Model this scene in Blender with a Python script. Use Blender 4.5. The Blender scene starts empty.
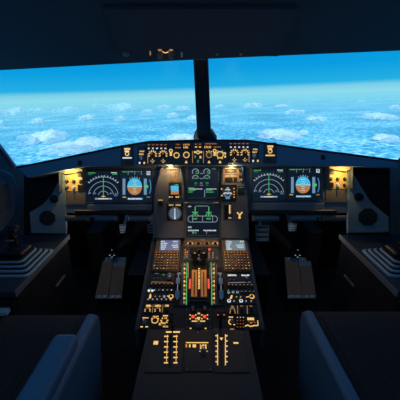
import bpy, math, random
from mathutils import Vector as V, Matrix
from mathutils import noise as MN
random.seed(7)
S = bpy.context.scene
COL = S.collection
PI = math.pi
R = math.radians

# ------------------------------------------------------------------ camera
F = 300.0
TH = R(19.0)
CAM = V((0, 0, 1.35))
FW = V((0, math.cos(TH), -math.sin(TH)))
UP = V((0, math.sin(TH), math.cos(TH)))
RT = V((1, 0, 0))
cd = bpy.data.cameras.new('camera')
cd.sensor_width = 36; cd.sensor_fit = 'HORIZONTAL'; cd.lens = F / 400 * 36
cd.clip_start = 0.02; cd.clip_end = 80000
co = bpy.data.objects.new('camera', cd); COL.objects.link(co)
co.location = CAM; co.rotation_euler = (PI / 2 - TH, 0, 0)
S.camera = co
S.view_settings.view_transform = 'Standard'
S.view_settings.look = 'None'
S.view_settings.exposure = 0.0
S.view_settings.gamma = 1.0
S.view_settings.use_curve_mapping = False


def ray(px, py):
    return FW + RT * ((px - 200) / F) + UP * ((200 - py) / F)


class Fr:
    """a flat work plane of the place (a panel face, the pedestal top ...)"""
    def __init__(s, o, u, v):
        s.o = V(o); s.u = V(u).normalized(); s.v = V(v).normalized(); s.n = s.u.cross(s.v)

    def hit(s, px, py):
        d = ray(px, py)
        t = (s.o - CAM).dot(s.n) / d.dot(s.n)
        p = CAM + d * t - s.o
        return p.dot(s.u), p.dot(s.v)

    def mat(s, a, b, w=0):
        o = s.o + s.u * a + s.v * b + s.n * w
        m = Matrix((s.u, s.v, s.n)).transposed().to_4x4()
        m.translation = o
        return m


def upright(depth):
    return Fr(CAM + FW * depth, RT, UP)


# ------------------------------------------------------------------ materials
def nt(name):
    m = bpy.data.materials.new(name); m.use_nodes = True
    t = m.node_tree; t.nodes.clear()
    out = t.nodes.new('ShaderNodeOutputMaterial')
    return m, t, out


def paint(name, c, rough=.55, metal=0, var=.25, scale=60, bump=0.0, spec=.4):
    m, t, out = nt(name)
    b = t.nodes.new('ShaderNodeBsdfPrincipled')
    b.inputs['Roughness'].default_value = rough
    b.inputs['Metallic'].default_value = metal
    b.inputs['Specular IOR Level'].default_value = spec
    tc = t.nodes.new('ShaderNodeTexCoord')
    n = t.nodes.new('ShaderNodeTexNoise'); n.inputs['Scale'].default_value = scale
    n.inputs['Detail'].default_value = 4
    t.links.new(tc.outputs['Object'], n.inputs['Vector'])
    r = t.nodes.new('ShaderNodeMixRGB')
    r.inputs[1].default_value = [x * (1 - var) for x in c] + [1]
    r.inputs[2].default_value = [min(1, x * (1 + var)) for x in c] + [1]
    t.links.new(n.outputs['Fac'], r.inputs[0])
    t.links.new(r.outputs[0], b.inputs['Base Color'])
    if bump:
        bp = t.nodes.new('ShaderNodeBump'); bp.inputs['Strength'].default_value = bump
        bp.inputs['Distance'].default_value = .002
        t.links.new(n.outputs['Fac'], bp.inputs['Height'])
        t.links.new(bp.outputs[0], b.inputs['Normal'])
    t.links.new(b.outputs[0], out.inputs[0])
    return m


def glow(name, c, s=1.0, base=(.02, .02, .02)):
    m, t, out = nt(name)
    b = t.nodes.new('ShaderNodeBsdfPrincipled')
    b.inputs['Base Color'].default_value = list(base) + [1]
    b.inputs['Roughness'].default_value = .35
    b.inputs['Emission Color'].default_value = list(c) + [1]
    b.inputs['Emission Strength'].default_value = s
    t.links.new(b.outputs[0], out.inputs[0])
    return m


M = dict(
    panel=paint('panel_paint', (.11, .165, .24), .6, var=.12),
    pod=paint('pod_paint', (.115, .125, .145), .55, var=.12),
    glare=paint('glareshield_covering', (.115, .25, .42), .75, bump=.2, scale=300),
    face=paint('faceplate_paint', (.045, .065, .095), .5, var=.1),
    pedface=paint('pedestal_faceplate', (.030, .030, .033), .5, var=.1),
    brown=paint('keypad_casing', (.17, .125, .10), .55, var=.15),
    tan=paint('switch_panel_paint', (.52, .36, .13), .6, var=.15),
    door=paint('stowage_door_paint', (.16, .135, .115), .6, var=.1),
    liner=paint('cabin_liner', (.02, .045, .08), .8, bump=.2, scale=150),
    wall=paint('sidewall_liner', (.035, .055, .08), .75, bump=.2, scale=120),
    pad=paint('sidewall_padding', (.045, .085, .135), .7, bump=.15, scale=120),
    floor=paint('floor_carpet', (.012, .013, .016), .95, bump=.5, scale=400),
    dark=paint('dark_structure', (.008, .009, .012), .7),
    plate=paint('speaker_panel_paint', (.13, .22, .30), .55, var=.1),
    black=paint('black_plastic', (.008, .008, .009), .4, var=.1),
    rubber=paint('rubber_seal', (.006, .008, .011), .7),
    grey=paint('grey_plastic', (.16, .18, .20), .45, var=.1),
    steel=paint('brushed_metal', (.35, .38, .42), .35, metal=.9, var=.1),
    pale=paint('pale_blue_plastic', (.48, .60, .78), .5, var=.1),
    gaiter=paint('gaiter_plastic', (.26, .40, .52), .5, var=.08),
    fabric=paint('seat_fabric', (.02, .024, .03), .95, bump=.6, scale=500),
    vinyl=paint('armrest_vinyl', (.06, .17, .30), .5, bump=.15, scale=200),
    console=paint('console_top', (.022, .04, .065), .55, bump=.1, scale=200),
    pedal=paint('pedal_metal', (.10, .20, .32), .4, metal=.3),
    rivet=paint('bright_rivet', (.75, .82, .9), .35),
    tread=paint('footrest_tread', (.26, .185, .14), .85, bump=.8, scale=350),
    strip=paint('footrest_strip', (.25, .33, .42), .45, metal=.3),
    orange=glow('copper_added_glow', (.50, .16, .03), .42, (.70, .28, .08)),  # glow added to brighten the copper, which is no lamp
    pink=paint('slot_edge_rose', (.35, .2, .16), .5),
    redp=paint('red_paint', (.5, .03, .02), .5),
    screen=glow('dark_screen', (.0018, .0065, .016), 1, (.004, .006, .01)),
    black_screen=glow('dim_screen', (.001, .002, .004), 1, (.003, .004, .006)),
    lilac=glow('keypad_screen_glow', (.10, .13, .26), 1),
    sage=glow('keypad_screen_glow_green', (.13, .19, .22), 1),
    gold=glow('backlit_gold', (1.0, .58, .17), .95),
    dimgold=glow('backlit_dim_gold', (.55, .27, .08), .7),
    amber=glow('backlit_amber', (1.0, .36, .06), .75),
    white=glow('backlit_white', (.86, .93, 1.0), .82),
    dimwhite=glow('backlit_dim_white', (.4, .5, .62), .6),
    green=glow('lit_green', (.10, .75, .18), .68),
    dimgreen=glow('lit_dim_green', (.08, .4, .2), .5),
    cyan=glow('lit_cyan', (.06, .52, .85), .9),
    blue=glow('lit_blue_tape', (.10, .30, .55), .8),
    earth=glow('lit_earth_brown', (.44, .185, .07), 1),
    red=glow('lit_red', (1.0, .09, .04), 1.0),
    brick=glow('lit_brick', (.55, .14, .04), .7),
    lens=glow('lamp_lens', (1.0, .62, .22), 1.5),
)


# ------------------------------------------------------------------ meshes
class B:
    def __init__(s): s.v = []; s.f = []

    def add(s, vs, fs):
        k = len(s.v); s.v += [tuple(x) for x in vs]; s.f += [tuple(i + k for i in f) for f in fs]; return s

    def prism(s, pts, z0, z1, c=0):
        """outline extruded from z0 to z1, rim chamfered by c"""
        n = len(pts)
        a = sum(pts[i][0] * pts[(i + 1) % n][1] - pts[(i + 1) % n][0] * pts[i][1] for i in range(n))
        if a < 0: pts = pts[::-1]
        lay = [(pts, z0), (pts, z1 - c if c else z1)]
        if c:
            ins = []
            for i in range(n):
                p = V(pts[i]); e0 = (p - V(pts[i - 1])).normalized(); e1 = (V(pts[(i + 1) % n]) - p).normalized()
                n0 = V((-e0.y, e0.x)); n1 = V((-e1.y, e1.x)); m = n0 + n1
                m = m / max(.35, m.length_squared / 2) if m.length > 1e-6 else n0
                ins.append(tuple(p + m * c))
            lay.append((ins, z1))
        vs = [(x, y, z) for L, z in lay for x, y in L]
        fs = [tuple(range(n))[::-1], tuple(range((len(lay) - 1) * n, len(lay) * n))]
        for l in range(len(lay) - 1):
            for i in range(n):
                j = (i + 1) % n
                fs.append((l * n + i, l * n + j, l * n + n + j, l * n + n + i))
        return s.add(vs, fs)

    def box(s, x0, y0, x1, y1, z0, z1, c=0):
        x0, x1 = sorted((x0, x1)); y0, y1 = sorted((y0, y1))
        c = min(c, .4 * (x1 - x0), .4 * (y1 - y0))
        return s.prism([(x0, y0), (x1, y0), (x1, y1), (x0, y1)], z0, z1, c)

    def cyl(s, x, y, r, z0, z1, n=16, c=0):
        return s.prism([(x + r * math.cos(2 * PI * i / n), y + r * math.sin(2 * PI * i / n)) for i in range(n)], z0, z1, min(c, r * .5))

    def line(s, p, q, w, z0, z1):
        p = V(p[:2]); q = V(q[:2]); d = (q - p).normalized(); n = V((-d.y, d.x)) * w / 2
        return s.prism([tuple(p + n), tuple(p - n), tuple(q - n), tuple(q + n)], z0, z1)

    def arc(s, x, y, r0, r1, z0, z1, a0=0, a1=360, n=32):
        full = a1 - a0 >= 360
        a0 = R(a0); a1 = R(a1); k = len(s.v)
        m = n if full else n + 1
        for i in range(m):
            a = a0 + (a1 - a0) * i / n
            for r, z in ((r0, z0), (r1, z0), (r1, z1), (r0, z1)):
                s.v.append((x + r * math.cos(a), y + r * math.sin(a), z))
        for i in range(n):
            p = k + i * 4; q = k + ((i + 1) % m) * 4
            for e in range(4): s.f.append((p + e, p + (e + 1) % 4, q + (e + 1) % 4, q + e))
        if not full:
            s.f.append((k, k + 3, k + 2, k + 1)); e = k + n * 4; s.f.append((e, e + 1, e + 2, e + 3))
        return s

    def tube(s, path, rad, n=10):
        path = [V(p) for p in path]; k = len(s.v)
        up = V((0, 0, 1))
        for i, p in enumerate(path):
            d = (path[min(i + 1, len(path) - 1)] - path[max(i - 1, 0)]).normalized()
            a = d.cross(up)
            if a.length < .05: a = d.cross(V((1, 0, 0)))
            a.normalize(); b = d.cross(a)
            r = rad[i] if isinstance(rad, (list, tuple)) else rad
            for j in range(n):
                t = 2 * PI * j / n
                s.v.append(tuple(p + a * r * math.cos(t) + b * r * math.sin(t)))
        for i in range(len(path) - 1):
            for j in range(n):
                q = k + i * n; s.f.append((q + j, q + (j + 1) % n, q + n + (j + 1) % n, q + n + j))
        s.f.append(tuple(range(k, k + n))[::-1]); e = k + (len(path) - 1) * n; s.f.append(tuple(range(e, e + n)))
        return s

    def hexa(s, p):
        """eight corners: 0-3 one face, 4-7 the opposite one"""
        return s.add(p, [(3, 2, 1, 0), (4, 5, 6, 7), (0, 1, 5, 4), (1, 2, 6, 5), (2, 3, 7, 6), (3, 0, 4, 7)])

    def blk(s, x0, x1, y0, y1, z0, z1):
        return s.hexa([(x0, y0, z0), (x1, y0, z0), (x1, y1, z0), (x0, y1, z0), (x0, y0, z1), (x1, y0, z1), (x1, y1, z1), (x0, y1, z1)])

    def build(s, name, mat, parent=None, smooth=False, bevel=0, seg=2, sub=0):
        me = bpy.data.meshes.new(name); me.from_pydata(s.v, [], s.f); me.update()
        me.materials.append(M[mat] if isinstance(mat, str) else mat)
        import bmesh
        bm = bmesh.new(); bm.from_mesh(me); bmesh.ops.recalc_face_normals(bm, faces=bm.faces); bm.to_mesh(me); bm.free()
        if smooth:
            for p in me.polygons: p.use_smooth = True
        o = bpy.data.objects.new(name, me); COL.objects.link(o)
        if parent: o.parent = parent
        if bevel:
            md = o.modifiers.new('bevel', 'BEVEL'); md.width = bevel; md.segments = seg; md.limit_method = 'ANGLE'
        if sub:
            md = o.modifiers.new('subsurf', 'SUBSURF'); md.levels = sub; md.render_levels = sub
        return o


def tag(o, label, cat, group=None, kind=None):
    o['label'] = label; o['category'] = cat
    if group: o['group'] = group
    if kind: o['kind'] = kind
    return o


def struct(o, label=None):
    o['kind'] = 'structure'
    if label: o['label'] = label
    return o


def empty(name, label, cat, loc, group=None):
    o = bpy.data.objects.new(name, None); COL.objects.link(o); o.location = loc
    o.empty_display_size = .05
    return tag(o, label, cat, group)


class T:
    """a thing on a work plane; parts are laid out in the plane, standing out along its normal"""
    def __init__(s, fr, px, py, name, label, cat, group=None, into=None, dz=0):
        if into:                                   # further parts of an existing thing, on a plane dz in front of it
            s.fr = fr; s.a, s.b, s.o, s.z = into.a, into.b, into.o, dz
            s.kx = abs(fr.hit(px + 1, py)[0] - fr.hit(px, py)[0]); return
        s.fr = fr; s.a, s.b = fr.hit(px, py)
        s.o = bpy.data.objects.new(name, None); COL.objects.link(s.o)
        s.o.matrix_world = fr.mat(s.a, s.b); s.o.empty_display_size = .03
        tag(s.o, label, cat, group)
        s.z = 0.0
        s.kx = abs(fr.hit(px + 1, py)[0] - fr.hit(px, py)[0])

    def p(s, px, py):
        a, b = s.fr.hit(px, py); return a - s.a, b - s.b

    def rect(s, x0, y0, x1, y1):
        xm = (x0 + x1) / 2; ym = (y0 + y1) / 2
        return s.p(x0, ym)[0], s.p(xm, y1)[1], s.p(x1, ym)[0], s.p(xm, y0)[1]

    def plate(s, x0, y0, x1, y1, mat='face', h=.004, name='faceplate', c=.0015):
        o = B().box(*s.rect(x0, y0, x1, y1), s.z, s.z + h, c).build(name, mat, s.o)
        s.z += h; return o

    def poly(s, name, pts, mat, h=.004, z=0, c=.0015, parent=None):
        return B().prism([s.p(*q) for q in pts], s.z + z, s.z + z + h, c).build(name, mat, parent or s.o)

    def box(s, name, x0, y0, x1, y1, mat, h=.003, z=0, c=.0006, parent=None):
        return B().box(*s.rect(x0, y0, x1, y1), s.z + z, s.z + z + h, c).build(name, mat, parent or s.o)

    def disc(s, name, x, y, r, mat, h=.003, z=0, n=16, c=.0006, parent=None):
        a, b = s.p(x, y); return B().cyl(a, b, r * s.kx, s.z + z, s.z + z + h, n, c).build(name, mat, parent or s.o)

    def ring(s, name, x, y, r0, r1, mat, h=.0012, z=0, a0=0, a1=360, n=32, parent=None):
        a, b = s.p(x, y)
        return B().arc(a, b, r0 * s.kx, r1 * s.kx, s.z + z, s.z + z + h, a0, a1, n).build(name, mat, parent or s.o)

    def knob(s, x, y, r, mat='black', h=.012, mark='gold', ang=90, name='knob'):
        """ribbed skirt, tapered cap and a pointer line"""
        a, b = s.p(x, y); r = r * s.kx; m = B(); n = 20
        prof = [(1.0, 0), (1.0, .22), (.8, .28), (.74, .9), (.66, 1.0)]
        vs = []; fs = []
        for q, z in prof:
            for i in range(n):
                rr = q * r * (1 if (i % 2 or q == 1.0) else .93); t = 2 * PI * i / n
                vs.append((a + rr * math.cos(t), b + rr * math.sin(t), s.z + z * h))
        for l in range(len(prof) - 1):
            for i in range(n):
                j = (i + 1) % n; fs.append((l * n + i, l * n + j, l * n + n + j, l * n + n + i))
        fs += [tuple(range(n))[::-1], tuple(range((len(prof) - 1) * n, len(prof) * n))]
        k = m.add(vs, fs).build(name, mat, s.o)
        if mark:
            t = R(ang)
            B().line((a, b), (a + r * .62 * math.cos(t), b + r * .62 * math.sin(t)), r * .2, s.z + h, s.z + h + .0008).build('pointer', mark, k)
        return k

    def ticks(s, name, x, y, r0, r1, mat, angs, w=.35, h=.001, z=0, parent=None):
        a, b = s.p(x, y); m = B()
        for g in angs:
            t = R(g); c, d = math.cos(t) * s.kx, math.sin(t) * s.kx
            m.line((a + r0 * c, b + r0 * d), (a + r1 * c, b + r1 * d), w * s.kx, s.z + z, s.z + z + h)
        return m.build(name, mat, parent or s.o)

    def marks(s, name, x0, y0, x1, y1, mat, n=4, h=.001, z=0, rows=1, parent=None, fill=.72):
        """a row of small block characters"""
        m = B(); u0, v0, u1, v1 = s.rect(x0, y0, x1, y1)
        rh = (v1 - v0) / rows; cw = (u1 - u0) / n
        for q in range(rows):
            for i in range(n):
                w = cw * fill; x = u0 + i * cw; y = v0 + q * rh + rh * .12; hh = rh * .76
                st = min(w * .34, hh * .34); zz = (s.z + z, s.z + z + h); k = random.randrange(4)
                m.box(x, y, x + st, y + hh, *zz)
                if k != 1: m.box(x + st, y + hh - st, x + w, y + hh, *zz)
                if k != 2: m.box(x + st, y + hh * .5 - st / 2, x + w, y + hh * .5 + st / 2, *zz)
                if k != 3: m.box(x + st, y, x + w, y + st, *zz)
                if k in (0, 3): m.box(x + w - st, y + st, x + w, y + hh - st, *zz)
        return m.build(name, mat, parent or s.o)

    def line(s, name, pts, w, mat, h=.001, z=0, parent=None):
        m = B(); q = [s.p(*k) for k in pts]
        for i in range(len(q) - 1): m.line(q[i], q[i + 1], w * s.kx, s.z + z, s.z + z + h)
        return m.build(name, mat, parent or s.o)

    def screw(s, x, y):
        a, b = s.p(x, y); k = s.kx
        m = B().cyl(a, b, .0026, s.z, s.z + .0012, 10, .0004)
        return m.build('screw', 'steel', s.o)


# ------------------------------------------------------------------ work planes
GS = upright(1.560)      # glareshield face
PN = upright(1.667)      # pilots' panels
PC = upright(1.650)      # centre display panel
POD = upright(1.620)     # raised pods either side of the centre displays
SL = math.atan2(.145, .503)
PED = Fr((0, 1.487, .606), RT, (0, math.cos(SL), math.sin(SL)))
REAR = Fr((0, .984, .461), RT, (0, 1, 0))
OVER = Fr((0, 1.5, 1.51), RT, (0, -.8884, .459))
FOOT = Fr((0, 1.63, .10), RT, (0, .911, .4128))

# ================================================================== THE OUTSIDE
BANK = R(1.9)
RB = Matrix.Rotation(-BANK, 4, 'Y')
ALT = 300.0


def outside():
    w = bpy.data.worlds.new('sky'); S.world = w; w.use_nodes = True
    t = w.node_tree; t.nodes.clear()
    out = t.nodes.new('ShaderNodeOutputWorld'); bg = t.nodes.new('ShaderNodeBackground')
    tc = t.nodes.new('ShaderNodeTexCoord'); mp = t.nodes.new('ShaderNodeMapping')
    mp.inputs['Rotation'].default_value = (0, BANK, 0)
    sp = t.nodes.new('ShaderNodeSeparateXYZ')
    t.links.new(tc.outputs['Generated'], mp.inputs['Vector']); t.links.new(mp.outputs[0], sp.inputs[0])
    ad = t.nodes.new('ShaderNodeMath'); ad.operation = 'MULTIPLY_ADD'
    ad.inputs[1].default_value = 2.0; ad.inputs[2].default_value = .1     # z .. -0.05-0.45 over the ramp
    t.links.new(sp.outputs[2], ad.inputs[0])
    rp = t.nodes.new('ShaderNodeValToRGB'); e = rp.color_ramp.elements
    hz = (.27, .70, .85, 1)
    P = lambda z: .1 + 2 * z
    e[0].position = 0; e[0].color = hz
    e[1].position = P(.0); e[1].color = (.30, .72, .85, 1)
    for z, c in ((.017, (.20, .64, .82, 1)), (.029, (.018, .43, .78, 1)), (.075, (.003, .35, .76, 1)), (.14, (.001, .28, .72, 1)), (.45, (.002, .15, .45, 1))):
        k = e.new(P(z)); k.color = c
    t.links.new(ad.outputs[0], rp.inputs[0]); t.links.new(rp.outputs[0], bg.inputs[0])
    bg.inputs[1].default_value = 1.0
    t.links.new(bg.outputs[0], out.inputs[0])

    # sun, high behind the aircraft: lights sea and clouds, the roof keeps it out of the cabin
    sd = bpy.data.lights.new('sun', 'SUN'); sd.energy = 4.6; sd.color = (.86, .97, 1.0); sd.angle = R(1)
    so = bpy.data.objects.new('sun', sd); COL.objects.link(so); so.rotation_euler = (R(38), R(-12), 0)

    # sea
    m, t, out = nt('sea_surface')
    b = t.nodes.new('ShaderNodeBsdfPrincipled'); b.inputs['Roughness'].default_value = .6
    b.inputs['Specular IOR Level'].default_value = .15
    tc = t.nodes.new('ShaderNodeTexCoord')

    def nz(scale, detail, dist=0):
        n = t.nodes.new('ShaderNodeTexNoise'); n.inputs['Scale'].default_value = scale; n.inputs['Detail'].default_value = detail
        n.inputs['Distortion'].default_value = dist
        t.links.new(tc.outputs['Object'], n.inputs['Vector']); return n
    fine = nz(.028, 6, .6); broad = nz(.0016, 4)
    mx = t.nodes.new('ShaderNodeMath'); mx.operation = 'MULTIPLY_ADD'; mx.inputs[1].default_value = .45
    t.links.new(broad.outputs['Fac'], mx.inputs[0]); 
    m2 = t.nodes.new('ShaderNodeMath'); m2.operation = 'MULTIPLY'; m2.inputs[1].default_value = .75
    t.links.new(fine.outputs['Fac'], m2.inputs[0]); t.links.new(m2.outputs[0], mx.inputs[2])
    rp = t.nodes.new('ShaderNodeValToRGB'); e = rp.color_ramp.elements
    e[0].position = .48; e[0].color = (.002, .20, .42, 1)
    e[1].position = .76; e[1].color = (.60, .85, .95, 1)
    k = e.new(.57); k.color = (.006, .33, .55, 1)
    k = e.new(.65); k.color = (.14, .58, .80, 1)
    t.links.new(mx.outputs[0], rp.inputs[0]); t.links.new(rp.outputs[0], b.inputs['Base Color'])
    t.links.new(b.outputs[0], out.inputs[0])
    L = 30000
    sea = B().add([(-L, -2000, 0), (L, -2000, 0), (L, L, 0), (-L, L, 0)], [(0, 1, 2, 3)]).build('sea', m)
    sea.matrix_world = RB @ Matrix.Translation((0, 0, -ALT)); struct(sea, 'pale rippled blue sea far below the aircraft')

    # haze over the sea
    m, t, out = nt('haze_air')
    ab = t.nodes.new('ShaderNodeVolumeAbsorption'); ab.inputs['Color'].default_value = (0, 0, 0, 1)
    sg = 1 / 8500.; ab.inputs['Density'].default_value = sg
    em = t.nodes.new('ShaderNodeEmission'); em.inputs['Color'].default_value = (.24, .70, .86, 1); em.inputs['Strength'].default_value = sg  # airlight put in as glow instead of sunlight scattered by the haze
    ads = t.nodes.new('ShaderNodeAddShader')
    t.links.new(ab.outputs[0], ads.inputs[0]); t.links.new(em.outputs[0], ads.inputs[1])
    t.links.new(ads.outputs[0], out.inputs['Volume'])
    L = 29000
    hz = B().blk(-L, L, 60, L, -ALT + 2, -22).build('haze', m)
    hz.matrix_world = RB; tag(hz, 'pale haze lying over the sea towards the horizon', 'haze', kind='stuff')

    # clouds
    m, t, out = nt('cloud_white')
    b0 = t.nodes.new('ShaderNodeBsdfDiffuse'); b0.inputs['Color'].default_value = (.90, .97, 1, 1)
    b1 = t.nodes.new('ShaderNodeBsdfTranslucent'); b1.inputs['Color'].default_value = (.90, .97, 1, 1)
    b = t.nodes.new('ShaderNodeMixShader'); b.inputs[0].default_value = .45
    t.links.new(b0.outputs[0], b.inputs[1]); t.links.new(b1.outputs[0], b.inputs[2])
    tr = t.nodes.new('ShaderNodeBsdfTransparent'); ms = t.nodes.new('ShaderNodeMixShader')
    tc = t.nodes.new('ShaderNodeTexCoord')
    ln = t.nodes.new('ShaderNodeVectorMath'); ln.operation = 'LENGTH'; t.links.new(tc.outputs['Object'], ln.inputs[0])
    n = t.nodes.new('ShaderNodeTexNoise'); n.inputs['Scale'].default_value = 4.5; n.inputs['Detail'].default_value = 6
    t.links.new(tc.outputs['Object'], n.inputs['Vector'])
    a = t.nodes.new('ShaderNodeMath'); a.operation = 'MULTIPLY_ADD'; a.inputs[1].default_value = -.75
    t.links.new(ln.outputs['Value'], a.inputs[0]); t.links.new(n.outputs['Fac'], a.inputs[2])
    r = t.nodes.new('ShaderNodeMapRange'); r.inputs['From Min'].default_value = -.30; r.inputs['From Max'].default_value = .22
    r.inputs['To Min'].default_value = 0; r.inputs['To Max'].default_value = .92
    t.links.new(a.outputs[0], r.inputs['Value']); t.links.new(r.outputs[0], ms.inputs[0])
    t.links.new(tr.outputs[0], ms.inputs[1]); t.links.new(b.outputs[0], ms.inputs[2]); t.links.new(ms.outputs[0], out.inputs[0])
    import bmesh
    cm = []
    for v in range(5):                       # five puffy cloud shapes, unit sized
        bm = bmesh.new()
        rnd = random.Random(v + 3)
        for q in range(13):
            f = bmesh.ops.create_icosphere(bm, subdivisions=3, radius=1)
            cx, cy = rnd.uniform(-.72, .72), rnd.uniform(-.7, .7)
            rr = rnd.uniform(.22, .42) * (1.15 - .5 * abs(cx))
            for p in f['verts']:
                d = 1 + .35 * MN.noise(p.co * 2.2 + V((q * 3.1, v, 0)))
                p.co = V((cx + p.co.x * rr * d, cy + p.co.y * rr * d, max(-.05, p.co.z * rr * 1.1 * d)))
        me = bpy.data.meshes.new('cloud_raw'); bm.to_mesh(me); bm.free()
        o = bpy.data.objects.new('cloud_raw', me); COL.objects.link(o)
        md = o.modifiers.new('remesh', 'REMESH'); md.mode = 'VOXEL'; md.voxel_size = .035
        me2 = bpy.data.meshes.new_from_object(o.evaluated_get(bpy.context.evaluated_depsgraph_get()))
        bpy.data.objects.remove(o); bpy.data.meshes.remove(me); me = me2; me.name = 'cloud'
        me.materials.clear(); me.materials.append(m)
        for p in me.polygons: p.use_smooth = True
        cm.append(me)
    fr = Fr(RB @ V((0, 0, -ALT + 14)), RB.to_3x3() @ V((1, 0, 0)), RB.to_3x3() @ V((0, 1, 0)))
    G = 'white clouds over the sea'
    CL = [
        (27, 127, 66, 143, 'large bright cloud at lower left of left windshield, above the sill'),
        (50, 136, 104, 149, 'long cloud resting on the sill of left windshield'),
        (79, 113, 94, 121, 'rounded white cloud in the middle of left windshield'),
        (62, 106, 77, 113, 'small cloud upper left of the rounded white cloud, left windshield'),
        (33, 117, 47, 124, 'ragged white cloud just above the large bright cloud, left windshield'),
        (7, 107, 25, 117, 'flat cloud near the left end of left windshield'),
        (53, 109, 61, 113, 'tiny cloud between two small clouds, left windshield'),
        (31, 108, 41, 112, 'tiny cloud high at the left in left windshield'),
        (91, 103, 102, 109, 'thin far cloud near the horizon, middle of left windshield'),
        (0, 119, 5, 127, 'cloud cut by the left edge of the picture'),
        (107, 101, 136, 113, 'broad hazy cloud below the horizon, right half of left windshield'),
        (140, 107, 153, 115, 'small cloud right of the broad hazy cloud, left windshield'),
        (157, 103, 171, 110, 'far hazy cloud high and left of the centre post'),
        (166, 110, 180, 119, 'middle cloud of three left of the centre post'),
        (175, 104, 192, 111, 'faint far cloud near the horizon left of the centre post'),
        (186, 113, 199, 121, 'cloud touching the left edge of the centre post'),
        (114, 114, 125, 122, 'small round cloud under the broad hazy cloud, left windshield'),
        (163, 131, 200, 142, 'pale low cloud above the glareshield left of the centre post'),
        (214, 103, 226, 108, 'small far cloud just right of the centre post'),
        (240, 99, 266, 109, 'wide far cloud near the horizon right of the centre post'),
        (272, 102, 291, 108, 'flat far cloud in the middle of right windshield'),
        (281, 106, 302, 115, 'white cloud under the flat far cloud, right windshield'),
        (256, 125, 303, 139, 'large pale low cloud over the glareshield, right windshield'),
        (304, 113, 328, 122, 'bright puffy cloud in the middle of right windshield'),
        (297, 107, 306, 114, 'small cloud left of the bright puffy cloud, right windshield'),
        (354, 97, 369, 103, 'small far cloud near the horizon, right part of right windshield'),
        (371, 95, 387, 101, 'far cloud highest at the right in right windshield'),
        (359, 107, 399, 121, 'biggest white cloud at the right end of right windshield'),
        (308, 96, 320, 100, 'faint sliver of cloud on the horizon, right windshield'),
        (387, 99, 402, 111, 'cloud cut by the right edge of the picture, above the biggest white cloud'),
        (298, 127, 309, 136, 'small low cloud right of the large pale low cloud'),
        (366, 131, 402, 141, 'low pale cloud above the sill at the right end'),
    ]
    for i, (x0, y0, x1, y1, lab) in enumerate(CL):
        yb = y1 - .22 * (y1 - y0)
        a, b = fr.hit((x0 + x1) / 2, yb)
        k = abs(fr.hit(x1, yb)[0] - fr.hit(x0, yb)[0])
        o = bpy.data.objects.new('cloud', cm[i % 5]); COL.objects.link(o)
        hz_ = k * (y1 - y0) / (x1 - x0)
        mm = fr.mat(a, b) @ Matrix.Diagonal((k * .52, k * .8, hz_ * 1.0, 1)); o.matrix_world = mm
        tag(o, lab, 'cloud', G)


outside()

# ================================================================== ROOM SHELL
XL, XR = -1.15, 1.20


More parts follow.
